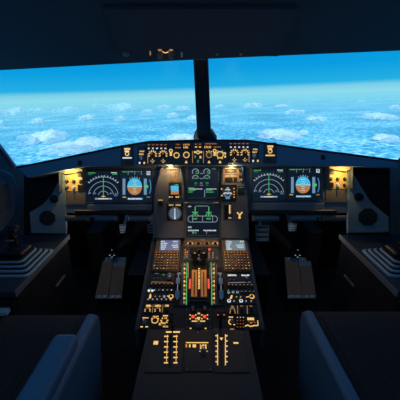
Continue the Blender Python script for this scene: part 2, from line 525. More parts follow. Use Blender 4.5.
def shell():
    struct(B().blk(XL, XR, -.9, 2.25, -.03, 0).build('floor', 'floor'))
    struct(B().blk(XL, XR, 2.2, 2.25, 0, .78).build('wall_front', 'dark'))
    struct(B().blk(XL, XR, -.95, -.9, 0, 1.95).build('wall_back', 'liner'))
    for nm, x0, x1, y_c, z_c in (('wall_left', XL - .05, XL, 1.84, .935), ('wall_right', XR, XR + .05, 1.80, .987)):
        yy = lambda z: y_c - .699 * (z - z_c)
        m = B()

        def pr(pts):
            n = len(pts)
            m.add([(x0, y, z) for y, z in pts] + [(x1, y, z) for y, z in pts],
                  [tuple(range(n)), tuple(range(n, 2 * n))[::-1]] + [(i, (i + 1) % n, n + (i + 1) % n, n + i) for i in range(n)])
        pr([(-.9, 0), (2.25, 0), (2.25, .74), (y_c, z_c), (yy(1.0), 1.0), (-.9, 1.0)] if z_c < 1 else [])
        pr([(1.36, 1.0), (yy(1.0), 1.0), (yy(1.46), 1.46), (1.36, 1.46)])
        pr([(-.9, 1.0), (.45, 1.0), (.45, 1.46), (-.9, 1.46)])
        pr([(-.9, 1.46), (yy(1.46), 1.46), (yy(1.6), 1.6), (1.0, 1.95), (-.9, 1.95)])
        struct(m.build(nm, 'wall'))
    # overhead liner sloping down to the top edge of the windshields
    edge = [(-70, 74.6), (0, 71), (100, 65.5), (193, 60.5), (208, 59.6), (300, 55.6), (400, 51.4), (470, 48.6)]
    pts = [OVER.hit(*e) for e in edge] + [(1.25, .62), (-1.2, .62)]
    c = B().prism(pts, -.04, 0, .006).build('ceiling', 'liner'); c.matrix_world = OVER.mat(0, 0); struct(c)
    y0 = 1.5 - .62 * .8884; z0 = 1.51 + .62 * .459
    b = B().blk(XL, XR, -.95, y0 + .01, z0 - .01, z0 + .03).build('ceiling_rear', 'liner'); struct(b); b.name = 'trim_9'
    # centre post
    def q(px, py, y):
        d = ray(px, py); return CAM + d * (y / d.y)
    A = [q(193.2, 59, 1.52), q(208.2, 59, 1.52), q(211.3, 141, 2.08), q(197.3, 141, 2.08)]
    off = V((0, .05, .04))
    post = B().hexa(A + [p + off for p in A]).build('trim_1', 'rubber', bevel=.006); struct(post, 'dark centre post between the two windshields')
    # foot casting of the post
    A = [q(195.5, 134.5, 2.06), q(212.5, 134.5, 2.06), q(218, 143, 2.02), q(192.5, 143, 2.02)]
    B().hexa(A + [p + off for p in A]).build('post_foot', 'rubber', post, bevel=.012)
    A = [q(192, 57.5, 1.50), q(207, 57.5, 1.50), q(206, 60.5, 1.50), q(194, 60.5, 1.50)]
    off2 = V((0, .012, .01))
    B().hexa(A + [p + off2 for p in A]).build('bracket', 'grey', post, bevel=.003)
    m = B()
    for k in (198.6, 201, 203.2, 206.5):
        y = 1.785 - .02
        A = [q(k, 98.1, y), q(k + 1.2, 98.1, y), q(k + 1.2, 99.0, y), q(k, 99.0, y)]
        m.hexa(A + [p + V((0, .004, 0)) for p in A])
    m.build('placard_mark', 'dimwhite', post)
    # panes
    m, t, out = nt('windshield_glass')
    tr = t.nodes.new('ShaderNodeBsdfTransparent'); tr.inputs[0].default_value = (.985, .995, 1, 1)
    gl = t.nodes.new('ShaderNodeBsdfGlossy'); gl.inputs['Roughness'].default_value = .25
    mx = t.nodes.new('ShaderNodeMixShader'); mx.inputs[0].default_value = .006
    t.links.new(tr.outputs[0], mx.inputs[1]); t.links.new(gl.outputs[0], mx.inputs[2]); t.links.new(mx.outputs[0], out.inputs[0])
    def pane(name, P4, lab):
        P4 = [V(p) for p in P4]; n = (P4[1] - P4[0]).cross(P4[3] - P4[0]).normalized() * .008
        o = B().hexa(P4 + [p + n for p in P4]).build(name, m); struct(o, lab); return o
    o1 = OVER.mat(*OVER.hit(-68, 74.6), -.01).translation; o2 = OVER.mat(*OVER.hit(194, 60.5), -.01).translation
    pane('window_1', [(XL + .002, 1.84, .935), (-.03, 2.12, .93), o2, (XL + .002, 1.46, 1.50)], 'left windshield pane looking out over sea and clouds')
    o2 = OVER.mat(*OVER.hit(207, 59.6), -.01).translation
    pane('window_2', [(.06, 2.12, .93), (XR - .002, 1.80, .987), (XR - .002, 1.44, 1.515), o2], 'right windshield pane looking out over sea and clouds')
    pane('window_3', [(XL - .03, .45, 1.0), (XL - .03, 1.36, 1.0), (XL - .03, 1.36, 1.46), (XL - .03, .45, 1.46)], 'left side window')
    pane('window_4', [(XR + .03, .45, 1.0), (XR + .03, 1.36, 1.0), (XR + .03, 1.36, 1.46), (XR + .03, .45, 1.46)], 'right side window')
    # pale edge of the left pillar and the padded bolsters of the side walls
    def bolster(name, x0, x1, pts, lab):
        n = len(pts); mm = B()
        mm.add([(x0, y, z) for y, z in pts] + [(x1, y * .985 + .012, z) for y, z in pts],
               [tuple(range(n)), tuple(range(n, 2 * n))[::-1]] + [(i, (i + 1) % n, n + (i + 1) % n, n + i) for i in range(n)])
        o = mm.build(name, 'pad', bevel=.018, seg=3); struct(o, lab); return o
    pts = [(.55, .70), (1.50, .66), (1.64, .70), (1.71, .80), (1.69, .93), (1.60, .985), (.55, .985)]
    bl = bolster('trim_2', XL, XL + .085, pts, 'padded left side wall below the side window')
    B().blk(XL + .085, XL + .089, 1.30, 1.60, .76, .90).build('recess_shade', 'wall', bl, bevel=.03, seg=3)  # flat darker patch, shade of a hand recess put into colour
    pts = [(.55, .74), (1.50, .74), (1.585, .80), (1.63, .90), (1.60, 1.0), (1.54, 1.03), (.55, 1.0)]
    bolster('trim_3', XR - .095, XR, pts, 'padded right side wall below the side window')
    # seal along the lower left corner of the windshield
    a = q(16, 167, 1.82); b2 = q(0, 145.5, 1.72); c2 = q(-20, 118, 1.6)
    struct(B().tube([q(24, 165.6, 1.86), a, b2, c2], .008, 8).build('trim_4', 'pale'), 'light edge strip at lower left windshield corner')

    for nm, pts, lab in (('filler_board_1', [(66, 166), (24, 174), (24, 236), (66, 236)], 'dark filler board added beside the left speaker panel'),
                         ('filler_board_2', [(348, 161), (390, 163.5), (390, 236), (348, 236)], 'dark filler board added beside the right speaker panel')):
        P = [CAM + ray(*k) * 1.73 for k in pts]; o = FW * .02  # boards added to block bright window and wall behind the speaker panels
        struct(B().hexa(P + [p + o for p in P]).build(nm, 'dark'), lab)


shell()

# ================================================================== GLARESHIELD
def glareshield():
    g = T(GS, 200, 153, 'glareshield', 'long dark blue glareshield under both windshields, carrying the control panels', 'glareshield')
    pts = [(17, 167), (60, 158.3), (100, 150), (112, 147.6), (132, 144), (150, 141.2), (195, 140), (248, 140), (268, 143), (300, 147.6), (350, 154), (398, 160.3),
           (398, 168), (350, 166.5), (268, 165.8), (132, 165.8), (86, 166.5), (66, 169.5), (27, 178)]
    q = [g.p(*k) for k in pts]
    n = len(q)
    fwd = V((0, 1, -.24)) * .5
    loc = V((fwd.dot(GS.u), fwd.dot(GS.v), fwd.dot(GS.n)))
    vs = [(a, b, 0) for a, b in q] + [(a + loc.x, b + loc.y, loc.z) for a, b in q]
    # rear outline pulled in towards the airframe so that it stays below the sight line
    fs = [tuple(range(n))[::-1], tuple(range(n, 2 * n))] + [(i, (i + 1) % n, n + (i + 1) % n, n + i) for i in range(n)]
    B().add(vs, fs).build('body', 'glare', g.o, bevel=.004)
    # rolled rim along the upper edge
    rim = [(a, b - .003, .001) for a, b in q[:12]]
    B().tube(rim, .0055, 8).build('rim', 'rubber', g.o)
    for x, y in ((80, 163), (323, 157.5)):
        g.box('vent_hole', x - 2, y - 2.2, x + 2, y + 2.2, 'black', .003)
    for x in (107, 118, 281, 290):
        g.screw(x, 160)
    # master lights
    for cx, cy, side, gd in ((127.3, 153, 'left', 'white'), (270, 150.5, 'right', 'gold')):
        t = T(GS, cx, cy, 'warning_light_panel', 'small warning light panel with %s bar at %s end of the glareshield' % ('pale' if side == 'left' else 'golden', side), 'control panel', 'warning light panels')
        t.plate(cx - 6.5, cy - 8, cx + 6.5, cy + 13, 'face', .003)
        t.box('lit_cap', cx - 2.8, cy - 4.8, cx + 3, cy - 3.0, 'gold', .004)
        t.box('lit_cap', cx - 2.4, cy - 2.3, cx + 1.9, cy - .9, 'white' if side == 'left' else 'gold', .004)
        t.ring('knob_ring', cx, cy + 1, 1.3, 2.1, 'gold', .004)
        t.knob(cx, cy + 1, 1.2, 'black', .008, None)
        t.box('light_bar', cx - 4.5, cy + 4.4, cx + 4.6, cy + 5.6, gd, .003)
        t.box('button', cx - 2.2, cy + 7.2, cx + 2.2, cy + 11.5, 'black', .006)

    def efis(x, y, side, near):
        """dashes, row of buttons, two selectors with tick fans, two cross switches"""
        t = T(GS, x, y, 'display_control_panel', 'dark control panel with two golden tick dials, %s' % near, 'control panel', 'display control panels')
        t.plate(x - 11.5, y - 12, x + 11, y + 10.5, 'face', .003)
        for i in range(5):
            px = x - 8.6 + i * 4.15
            t.box('legend', px - 1.2, y - 9.5, px + 1.2, y - 8.7, 'brick', .001)
            t.box('button', px - 1.3, y - 6.6, px + 1.3, y - 4.2, 'grey', .005)
            t.box('button_light', px - .9, y - 6.1, px + .9, y - 4.7, 'white', .0052)
        for k, (dx, st) in enumerate(((-5, 0), (5.6, 0))):
            t.ticks('tick_scale', x + dx, y + .8, 2.7, 4.6, 'gold', (200, 165, 135, 105, 75, 45, 15, -20), .95)
            t.knob(x + dx, y + .8, 2.3, 'black', .012, 'amber', 130 - 60 * k)
            t.poly('cross_legend', [(x + dx - 2.6, y + 7), (x + dx - .7, y + 6.7), (x + dx, y + 4.6), (x + dx + .8, y + 6.7), (x + dx + 2.6, y + 7), (x + dx + .8, y + 7.7), (x + dx, y + 9.4), (x + dx - .7, y + 7.7)], 'gold', .001, c=0)
            t.box('switch', x + dx - .7, y + 6.4, x + dx + .7, y + 7.9, 'black', .01)
        t.line('edge_line', [(x - 9.7 if side == 'left' else x + 9.7, y + .5), (x - 9.7 if side == 'left' else x + 9.7, y + 9.5)], .7, 'dimgold')
    efis(157.6, 154.0, 'left', 'left of the glareshield middle')
    efis(239.3, 152.8, 'right', 'right of the glareshield middle')
    for cx, cy, side in ((141.8, 155, 'left'), (255, 153, 'right')):
        t = T(GS, cx, cy, 'side_selector_panel', 'narrow panel with blue round knob at the outer %s end of the control row' % side, 'control panel', 'narrow selector panels')
        t.plate(cx - 4.3, cy - 9, cx + 4, cy + 9.6, 'face', .003)
        s = 1 if side == 'left' else -1
        t.marks('legend', cx - 2, cy - 4.6, cx + 3, cy - 2.6, 'gold', 3)
        t.marks('legend', cx - 2.6, cy - 1.6, cx + 2.2, cy + .2, 'gold', 3)
        t.knob(cx - .9, cy + 2.8, 2.0, 'pale', .012, 'dimwhite', 60)
        for dx in (-2, 2.6): t.box('button_light', cx + dx - .7, cy + 7, cx + dx + .7, cy + 9, 'white' if dx < 0 else 'gold', .004)

    t = T(GS, 198, 152.5, 'autopilot_panel', 'wide autopilot panel in the middle of the glareshield, below the centre post', 'control panel')
    t.plate(169, 142.2, 227.5, 165, 'face', .004)
    for x in (171, 214.6):
        t.ring('light_ring', x, 151, 1.0, 1.9, 'gold', .003)
        t.box('lit_cap', x - 1.1, 152.6, x + 1.1, 156, 'gold', .004)
    for x, y, r, mt in ((176.6, 155.4, 3.0, 'gold'), (186.4, 155, 3.2, 'gold'), (209, 155, 3.1, 'dimgold'), (220, 155, 3.6, 'gold')):
        t.ring('dial_ring', x, y, r - .85, r, mt, .002)
        t.knob(x, y, r - 1.0, 'grey', .016, 'dimgreen', 90)
    t.ticks('tick_scale', 209, 155, 3.2, 4.6, 'gold', (55, 90, 125), .9)
    t.ticks('tick_scale', 220, 155, 3.6, 4.8, 'gold', (30, 60, 120, 150, 240, 300), .9)
    for x in (186.3, 209, 220):
        t.poly('triangle_light', [(x - 1.5, 163.2), (x + 1.5, 163.2), (x, 160.4)], 'gold', .002, c=0)
    t.box('window', 174.5, 143.3, 190.8, 149.2, 'black_screen', .002)
    t.marks('readout', 176, 144, 180.5, 145.4, 'brick', 3, z=.002)
    t.marks('readout', 175.5, 147.2, 181, 148.7, 'dimgold', 4, z=.002)
    t.marks('readout', 183.4, 143.8, 190, 145.8, 'amber', 4, z=.002)
    t.marks('readout', 183.6, 146, 188.8, 148.8, 'gold', 3, z=.002)
    for x in (196, 200):
        t.box('legend', x - 1.2, 143.9, x + 1.2, 144.7, 'brick', .001); t.box('legend', x - 1.1, 146.6, x + 1.1, 147.7, 'gold', .001)
    for x in (192.6, 203.5): t.line('edge_line', [(x, 151), (x, 163)], .6, 'dimgold')
    t.ring('light_ring', 198, 152.4, 1.0, 1.9, 'gold', .003)
    for x in (194.9, 201.1): t.box('lit_cap', x - .9, 151.4, x + .9, 153.2, 'gold', .003)
    for x, y, mt in ((195.2, 157, 'dimgreen'), (200.4, 157.4, 'gold'), (198, 161.4, 'dimgreen')):
        t.box('button', x - 1.5, y - 1.9, x + 1.5, y + 1.9, 'grey', .005); t.box('button_light', x - .9, y - 1.2, x + .9, y + 1.2, mt, .0054)
    t.box('window', 203.8, 143, 221.5, 149, 'black_screen', .002)
    t.line('red_line', [(205, 144), (216.5, 144)], .9, 'brick', z=.002)
    t.marks('readout', 204.4, 146, 211.6, 148.6, 'gold', 5, z=.002)
    t.marks('readout', 213.5, 146.6, 221, 147.8, 'dimgold', 5, z=.002)
    for y in (153.6, 156.8): t.box('lit_cap', 224.2, y - 1, 225.9, y + 1, 'gold', .003)


glareshield()

# ================================================================== MAIN PANEL
def instrument_panels():
    a = T(PN, 110, 190, 'dashboard', 'dark left pilot instrument panel around two lit screens', 'instrument panel', 'instrument panels')
    a.poly('panel', [(62.5, 168), (159, 165), (157, 213), (66, 213)], 'panel', .05, z=-.05, c=.002)
    a.poly('lower_lip', [(88, 204.5), (153, 204.5), (153, 213), (88, 213)], 'panel', .014, c=.004)
    for x, y in ((90, 209), (120, 209.5), (137, 207), (150, 209)): a.screw(x, y)
    b = T(PN, 295, 190, 'dashboard', 'dark right pilot instrument panel around two lit screens', 'instrument panel', 'instrument panels')
    b.poly('panel', [(244, 165), (349, 166.5), (347, 213), (247, 213)], 'panel', .05, z=-.05, c=.002)
    b.poly('lower_lip', [(250, 203), (323, 203), (323, 212), (250, 212)], 'panel', .014, c=.004)
    for x, y in ((252, 207), (268, 206), (300, 207.5), (332, 206)): b.screw(x, y)
    c = T(PC, 201, 200, 'dashboard', 'tall centre instrument panel with two raised pods, holding two stacked green and white screens', 'instrument panel', 'instrument panels')
    c.poly('panel', [(160, 165.5), (241.5, 165.5), (245, 180), (248, 192), (249, 239.5), (153, 239.5), (153.5, 192), (156.5, 180)], 'panel', .06, z=-.06, c=.002)
    c.marks('legend', 184, 202, 188.4, 203.2, 'dimgold', 4)
    c.marks('legend', 213.5, 202, 219, 203.2, 'dimgold', 5)
    return c


CENTRE = instrument_panels()


def display(fr, x0, y0, x1, y1, label, group='flight display screens'):
    t = T(fr, (x0 + x1) / 2, (y0 + y1) / 2, 'display_screen', label, 'screen', group)
    m = B(); u0, v0, u1, v1 = t.rect(x0 - 1.3, y0 - 1.5, x1 + 1.3, y1 + 1.5); i0, j0, i1, j1 = t.rect(x0, y0, x1, y1)
    h = .009
    m.box(u0, v0, i0, v1, 0, h, .002); m.box(i1, v0, u1, v1, 0, h, .002); m.box(i0, v0, i1, j0, 0, h, .002); m.box(i0, j1, i1, v1, 0, h, .002)
    m.build('bezel', 'face', t.o)
    s = B().box(i0, j0, i1, j1, 0, .004).build('screen', 'screen', t.o)
    t.z = .004; t.s = s
    return t


def nav_screen(x0, y0, x1, y1, cx, cy, label):
    t = display(PN, x0, y0, x1, y1, label); s = t.s; z = 0
    K = dict(parent=s)
    t.ring('compass_arc', cx, cy, 19.1, 19.6, 'dimwhite', .0006, a0=42, a1=138, n=40, **K)
    t.ticks('compass_ticks', cx, cy, 19.4, 21, 'white', [44 + i * 8.4 for i in range(12)], .4, .0006, **K)
    for r, g in ((14.8, 8), (10.2, 10), (5.2, 14)):
        t.ring('range_arc', cx, cy, r - .24, r + .24, 'dimwhite', .0006, a0=g, a1=180 - g, n=36, **K)
    t.line('course_line', [(cx, cy + 2), (cx, cy - 20.6)], .55, 'green', .0008, **K)
    t.line('aircraft_mark', [(cx - 2, cy), (cx + 2, cy)], .6, 'gold', .0009, **K)
    t.line('aircraft_mark', [(cx - .9, cy + 2.2), (cx + .9, cy + 2.2)], .5, 'gold', .0009, **K)
    for dx, dy in ((-13, -3.4), (-8, -3), (7.6, -3), (12.6, -2.4)):
        t.marks('range_figure', cx + dx - .9, cy + dy - 1.0, cx + dx + .9, cy + dy + 1.0, 'dimwhite', 2, .0006, **K)
    t.marks('readout', x0 + 1.5, y0 + 1.4, x0 + 9, y0 + 2.6, 'green', 6, .0006, **K)
    t.marks('readout', x0 + 1.5, y0 + 3, x0 + 5.5, y0 + 4.2, 'dimgreen', 3, .0006, **K)
    t.marks('readout', x1 - 8, y0 + 1.2, x1 - 2, y0 + 2.4, 'white', 5, .0006, **K)
    t.marks('readout', x1 - 7, y0 + 2.8, x1 - 2, y0 + 4, 'green', 4, .0006, **K)
    t.marks('readout', x1 - 5, y1 - 7.5, x1 - 1.5, y1 - 5.5, 'blue', 3, .0006, rows=1, **K)
    t.box('status_bar', cx - 8.4, y1 - 4.0, cx + 8.6, y1 - 2.5, 'dimwhite', .0006, c=0, **K)
    t.marks('status_text', cx - 4.5, y1 - 3.9, cx + 5, y1 - 2.6, 'white', 6, .0009, **K)


nav_screen(87, 171, 119.5, 202, 103.6, 196.3, 'outer screen of left pilot panel, white compass arcs and green course line')
nav_screen(252.3, 168.3, 285, 200, 268.7, 194.2, 'inner screen of right pilot panel, white compass arcs and green course line')


def attitude_screen(x0, y0, x1, y1, cx, cy, label):
    t = display(PN, x0, y0, x1, y1, label); s = t.s; K = dict(parent=s)
    rx, ry = 7.3, 8.4

    def arcpts(a0, a1):
        return [(cx + rx * math.copysign(abs(math.cos(R(a))) ** .95, math.cos(R(a))), cy - ry * math.copysign(abs(math.sin(R(a))) ** 1.0, math.sin(R(a)))) for a in range(a0, a1 + 1, 9)]
    t.poly('sky_half', arcpts(0, 180), 'cyan', .0005, c=0, **K)
    t.poly('ground_half', arcpts(180, 360), 'earth', .0005, c=0, **K)
    t.line('horizon_line', [(cx - rx, cy), (cx + rx, cy)], .5, 'white', .0009, **K)
    for d, w in ((-5.5, 2.2), (-3.6, 1.2), (-1.8, 1.8), (1.8, 1.8), (3.6, 1.2), (5.5, 2.2)):
        t.line('pitch_mark', [(cx - w, cy + d), (cx + w, cy + d)], .4, 'white', .0009, **K)
    t.line('flight_director', [(cx, cy - 6), (cx, cy + 6)], .45, 'green', .001, **K)
    t.line('flight_director', [(cx - 4.4, cy + .4), (cx + 4.4, cy + .4)], .5, 'green', .001, **K)
    t.ticks('roll_scale', cx, cy, 8.9, 9.9, 'white', (60, 75, 90, 105, 120), .4, .0007, **K)
    a = t.box('speed_tape', cx - 12, cy - 8, cx - 9.2, cy + 8.2, 'blue', .0005, c=0, **K)
    t.marks('tape_figure', cx - 11.8, cy - 7.4, cx - 9.6, cy + 7.6, 'dimwhite', 2, .0009, rows=7, **K)
    t.box('altitude_tape', cx + 9.2, cy - 8, cx + 12.2, cy + 8.2, 'blue', .0005, c=0, **K)
    t.marks('tape_figure', cx + 9.5, cy - 7.4, cx + 12, cy + 7.6, 'dimwhite', 2, .0009, rows=7, **K)
    t.box('altitude_box', cx + 9.4, cy - 1.3, cx + 13.6, cy + 1.3, 'green', .0011, c=0, **K)
    t.line('vertical_speed_scale', [(cx + 14.8, cy - 7), (cx + 16, cy - 3), (cx + 16, cy + 3), (cx + 14.8, cy + 7)], .8, 'blue', .0006, **K)
    t.box('heading_tape', cx - 7, y1 - 4.2, cx + 8, y1 - 2.2, 'blue', .0005, c=0, **K)
    t.marks('heading_figure', cx - 6.6, y1 - 4, cx + 7.6, y1 - 2.5, 'white', 7, .0009, **K)
    for dx in (-6.5, .2, 6.6): t.line('divider', [(cx + dx, y0 + .8), (cx + dx, y0 + 4.8)], .45, 'dimwhite', .0006, **K)
    t.marks('readout', x0 + 1.2, y0 + 1.2, cx - 7.3, y0 + 2.5, 'green', 4, .0006, **K)
    t.marks('readout', cx - 5.5, y0 + 1.2, cx - 1, y0 + 2.3, 'green', 4, .0006, **K)
    t.marks('readout', cx + 1.2, y0 + 1.2, cx + 5.5, y0 + 2.3, 'dimgreen', 4, .0006, **K)
    t.marks('readout', x1 - 5.5, y0 + 1.1, x1 - 1.5, y0 + 5.2, 'white', 3, .0006, rows=3, **K)
    t.marks('readout', x0 + 1.5, y1 - 5.6, x0 + 5, y1 - 4.2, 'gold', 3, .0006, **K)
    t.marks('readout', x1 - 5.4, y1 - 5.8, x1 - 2, y1 - 4, 'dimgold', 3, .0006, **K)


attitude_screen(121.5, 170, 152.3, 202, 134.8, 186.6, 'inner screen of left pilot panel, round blue over brown attitude display')
attitude_screen(288, 167.8, 321.4, 199.6, 302.8, 185.0, 'outer screen of right pilot panel, round blue over brown attitude display')


def engine_screen():
    t = display(PC, 187.5, 167, 218, 197.8, 'upper centre screen with engine dials and green figures', 'flight display screens'); K = dict(parent=t.s)
    for x in (195.5, 206.8):
        t.ring('engine_dial', x, 172, 2.7, 3.4, 'dimwhite', .0006, a0=-30, a1=215, **K)
        t.line('needle', [(x, 172), (x + 2.4, 170.4)], .5, 'green', .0008, **K)
        t.marks('dial_figure', x + .5, 172.6, x + 3.4, 174.2, 'green', 3, .0007, **K)
        t.ring('engine_dial', x, 178.4, 2.6, 3.3, 'dimwhite', .0006, a0=0, a1=190, **K)
        t.marks('dial_figure', x - 1.6, 177.6, x + 2.2, 179, 'green', 4, .0007, **K)
        t.marks('dial_figure', x - 1, 182.4, x + 2, 183.6, 'green', 3, .0007, **K)
        t.marks('dial_figure', x - 1, 184.6, x + 2, 185.6, 'dimgreen', 3, .0007, **K)
    for y in (173, 178, 182.4, 184.6): t.marks('unit_text', 200, y, 203, y + 1.2, 'dimwhite', 3, .0007, **K)
    t.marks('readout', 212, 168, 216, 170, 'dimgreen', 4, .0007, **K)
    t.line('divider', [(189, 189), (202.5, 189)], .5, 'white', .0007, **K); t.line('divider', [(206, 189), (216.5, 189)], .5, 'white', .0007, **K)
    t.line('divider', [(204.6, 190), (204.6, 197)], .6, 'dimwhite', .0007, **K)
    for y, x in ((187.2, 194), (189.6, 196), (191.4, 193)): t.marks('memo_text', 188.4, y, x, y + 1.3, 'green', 5, .0007, **K)
    for y, x in ((189.6, 212.5), (191.4, 214)): t.marks('memo_text', 206, y, x, y + 1.3, 'green', 6, .0007, **K)


def system_screen():
    t = display(PC, 187.5, 204.5, 218.8, 235, 'lower centre screen with green system diagram in a white outline', 'flight display screens'); K = dict(parent=t.s)
    t.box('side_glow', 187.8, 205.5, 190.5, 226, 'blue', .0004, c=0, **K) if False else None
    t.marks('title_text', 188.2, 205.6, 191.4, 207.2, 'white', 4, .0006, **K)
    t.marks('readout', 199.8, 205.4, 203, 206.8, 'dimgreen', 3, .0006, **K)
    for x in (195.2, 208.8):
        t.line('green_pipe', [(x, 206.4), (x, 216)], .8, 'green', .0006, **K)
        t.line('green_pipe', [(x - 3, 212.2), (x + 3, 212.2)], .6, 'green', .0006, **K)
        t.line('green_pipe', [(x - 3.6, 216), (x - 1.5, 213.6), (x + 1.6, 213.6), (x + 3.6, 216)], .6, 'green', .0006, **K)
        t.marks('pipe_figure', x - 2.2, 217.6, x + 2.2, 219.8, 'green', 3, .0006, **K)
    t.line('white_outline', [(189.5, 216), (215.5, 216), (217.2, 217.4), (217.2, 220.6), (215.5, 222), (189.5, 222), (188.2, 220.6), (188.2, 217.4), (189.5, 216)], .55, 'dimwhite', .0007, **K)
    for x in (192.6, 202.5, 212.6): t.line('white_divider', [(x, 216), (x, 222)], .5, 'dimwhite', .0007, **K)
    t.line('white_link', [(192, 212), (195, 212)], .5, 'dimwhite', .0006, **K); t.line('white_link', [(196, 206), (208, 206)], .5, 'dimwhite', .0006, **K)
    t.marks('status_text', 188.2, 226, 192, 228.2, 'white', 3, .0006, **K)
    t.marks('status_text', 188.2, 229.6, 199, 231.2, 'white', 7, .0006, **K)
    t.marks('status_text', 203.5, 229.6, 216.5, 231.2, 'white', 8, .0006, **K)
    for x in (193, 196, 206.5): t.line('status_bar', [(x, 230), (x, 234)], .5, 'dimwhite', .0006, **K)
    t.marks('status_text', 192.4, 231.8, 195, 233.4, 'green', 2, .0006, **K)


engine_screen(); system_screen()


def pods():
    a = T(POD, 170, 205, '', '', '', into=CENTRE, dz=.03)
    a.poly('raised_pod', [(161.5, 166), (180.5, 166), (183, 176), (184.2, 190), (184.6, 238.5), (153.5, 238.5), (153.8, 197), (156, 183)], 'pod', .03, z=-.03, c=.004)
    a.marks('legend', 161.3, 168.2, 164, 169, 'gold', 3); a.marks('legend', 172.5, 168, 179, 168.8, 'gold', 5)
    a.line('edge_mark', [(178, 169), (180, 171)], .5, 'dimgold')
    a.box('lower_cover', 156.5, 221, 183.6, 237.6, 'pod', .003)
    a.z = .033
    for x, y in ((158.5, 222.6), (181.6, 222.6), (159, 236), (182, 236)): a.screw(x, y)
    a.z = .03; a.screw(155.4, 213)
    t = T(POD, 174.7, 177, 'placard', 'small brown placard of fine print above the square standby screen', 'placard')
    t.plate(170, 171, 178.6, 182, 'brown', .0015)
    for x in (170.6, 173.6, 176): t.marks('fine_print', x, 171.6, x + 2, 181.4, 'dimgold', 1, rows=8, fill=.9)
    t = T(POD, 174.7, 190, 'standby_attitude_indicator', 'square standby screen, blue above brown, on the left raised pod', 'gauge')
    t.plate(168.8, 182.6, 180.8, 198.4, 'black', .006)
    s = t.box('screen', 170, 184, 179.8, 195.4, 'black_screen', .001, c=0); t.z += .001
    t.poly('sky_half', [(171.2, 185.8), (178.6, 185.8), (178.6, 190.6), (171.2, 190.6)], 'cyan', .0006, c=0, parent=s)
    t.poly('ground_half', [(171, 191.6), (178.9, 191.6), (178.9, 194.4), (171, 194.4)], 'earth', .0006, c=0, parent=s)
    t.marks('readout', 174.6, 184.1, 178.8, 185.4, 'green', 3, parent=s); t.marks('readout', 170.3, 186, 171.1, 190, 'dimwhite', 1, rows=3, parent=s)
    t.line('horizon_line', [(171, 191.1), (179, 191.1)], .4, 'white', parent=s)
    t.z -= .001
    for x in (169.8, 172.2, 176.4, 178.4): t.box('button', x - .7, 196.4, x + .7, 197.7, 'gold' if x != 172.2 else 'amber', .003)
    t.knob(180, 196, 1.2, 'grey', .01, 'dimwhite')
    t = T(POD, 160.7, 202, 'switch', 'small black switch under a golden mark, left side of the left raised pod', 'switch')
    t.plate(157.6, 198.8, 163.6, 206, 'face', .002)
    t.marks('legend', 158.4, 199.4, 163, 200.8, 'gold', 4); t.box('rocker', 158.9, 201.4, 162.8, 204.9, 'black', .008)
    t = T(POD, 175, 212, 'clock', 'round dial with white ring ticks and pale needle, left raised pod', 'gauge')
    t.plate(166.8, 203.4, 183.2, 220.6, 'black', .003)
    t.marks('legend', 169, 204.2, 174, 206, 'gold', 4); t.marks('legend', 175.8, 204.2, 181, 206, 'gold', 4)
    d = t.disc('dial', 175, 213.4, 6.6, 'face', .003, n=40); t.z += .003
    t.ring('bezel', 175, 213.4, 5.9, 6.7, 'grey', .002, n=40)
    t.ticks('tick_scale', 175, 213.4, 4.4, 5.9, 'dimwhite', range(0, 360, 20), .5, .0008, parent=d)
    t.ring('inner_ring', 175, 213.4, 3.7, 4.2, 'dimwhite', .0006, parent=d)
    t.poly('needle', [(174.4, 219), (175.6, 219), (175.4, 209.2), (175, 208), (174.6, 209.2)], 'white', .0012, z=.0008, c=0, parent=d)
    t.line('needle', [(173.2, 211), (173.2, 216)], 1, 'blue', .0008, parent=d); t.line('needle', [(177, 211), (177, 216)], 1, 'blue', .0008, parent=d)

    b = T(POD, 234, 205, '', '', '', into=CENTRE, dz=.03)
    b.poly('raised_pod', [(222.3, 166), (240.4, 166), (243.6, 178), (246.6, 190), (248.2, 200), (248.6, 238.5), (221.2, 238.5), (221, 197), (221.6, 180)], 'pod', .03, z=-.03, c=.004)
    b.box('lower_cover', 221.8, 221, 247.6, 237.6, 'pod', .003)
    b.z = .033
    for x, y in ((223, 222.6), (246.2, 222.6), (223.2, 236), (246.4, 236)): b.screw(x, y)
    t = T(POD, 232.5, 174.6, 'gear_light_panel', 'tan lit panel with dark windows at the top of the right raised pod', 'control panel')
    t.plate(222.8, 167.6, 242.4, 182.6, 'brown', .002)
    t.marks('legend', 227.5, 167.9, 233, 169, 'gold', 5)
    for x0, x1, y0, y1 in ((225, 236, 169.6, 172.6), (225, 232.6, 177.6, 181.4), (233.6, 236.8, 177.4, 181.4), (238.8, 242, 169.4, 172.6), (238.8, 242, 175.4, 178.2)):
        f = t.box('light_window', x0, y0, x1, y1, 'black', .004)
    t.line('divider', [(223.6, 174.2), (242, 174.2)], .4, 'black')
    t.marks('legend', 225.2, 175.6, 230, 176.8, 'gold', 4); t.marks('legend', 231, 175.4, 236.5, 176.8, 'gold', 4)
    t.knob(241, 180.4, 1.7, 'grey', .01, 'gold')
    t = T(POD, 227.6, 192, 'brake_pressure_gauge', 'square gauge with pale blue fan dial and amber side lights, right raised pod', 'gauge')
    t.plate(220.9, 184.6, 236.4, 201.2, 'black', .004)
    d = t.disc('dial', 227.4, 193.2, 5.4, 'face', .002, n=32); t.z += .002
    for k, (x, y, r, g) in enumerate(((225.4, 195, 2.6, 20), (229.6, 195, 2.6, 20), (227.5, 191.6, 2.8, 30))):
        t.ring('scale_arc', x, y, r - .8, r, 'white', .0008, a0=g, a1=180 - g, parent=d)
        t.line('needle', [(x, y + 1.6), (x + (.9 if k else -.9), y - 1.6)], .8, 'dimwhite', .001, parent=d)
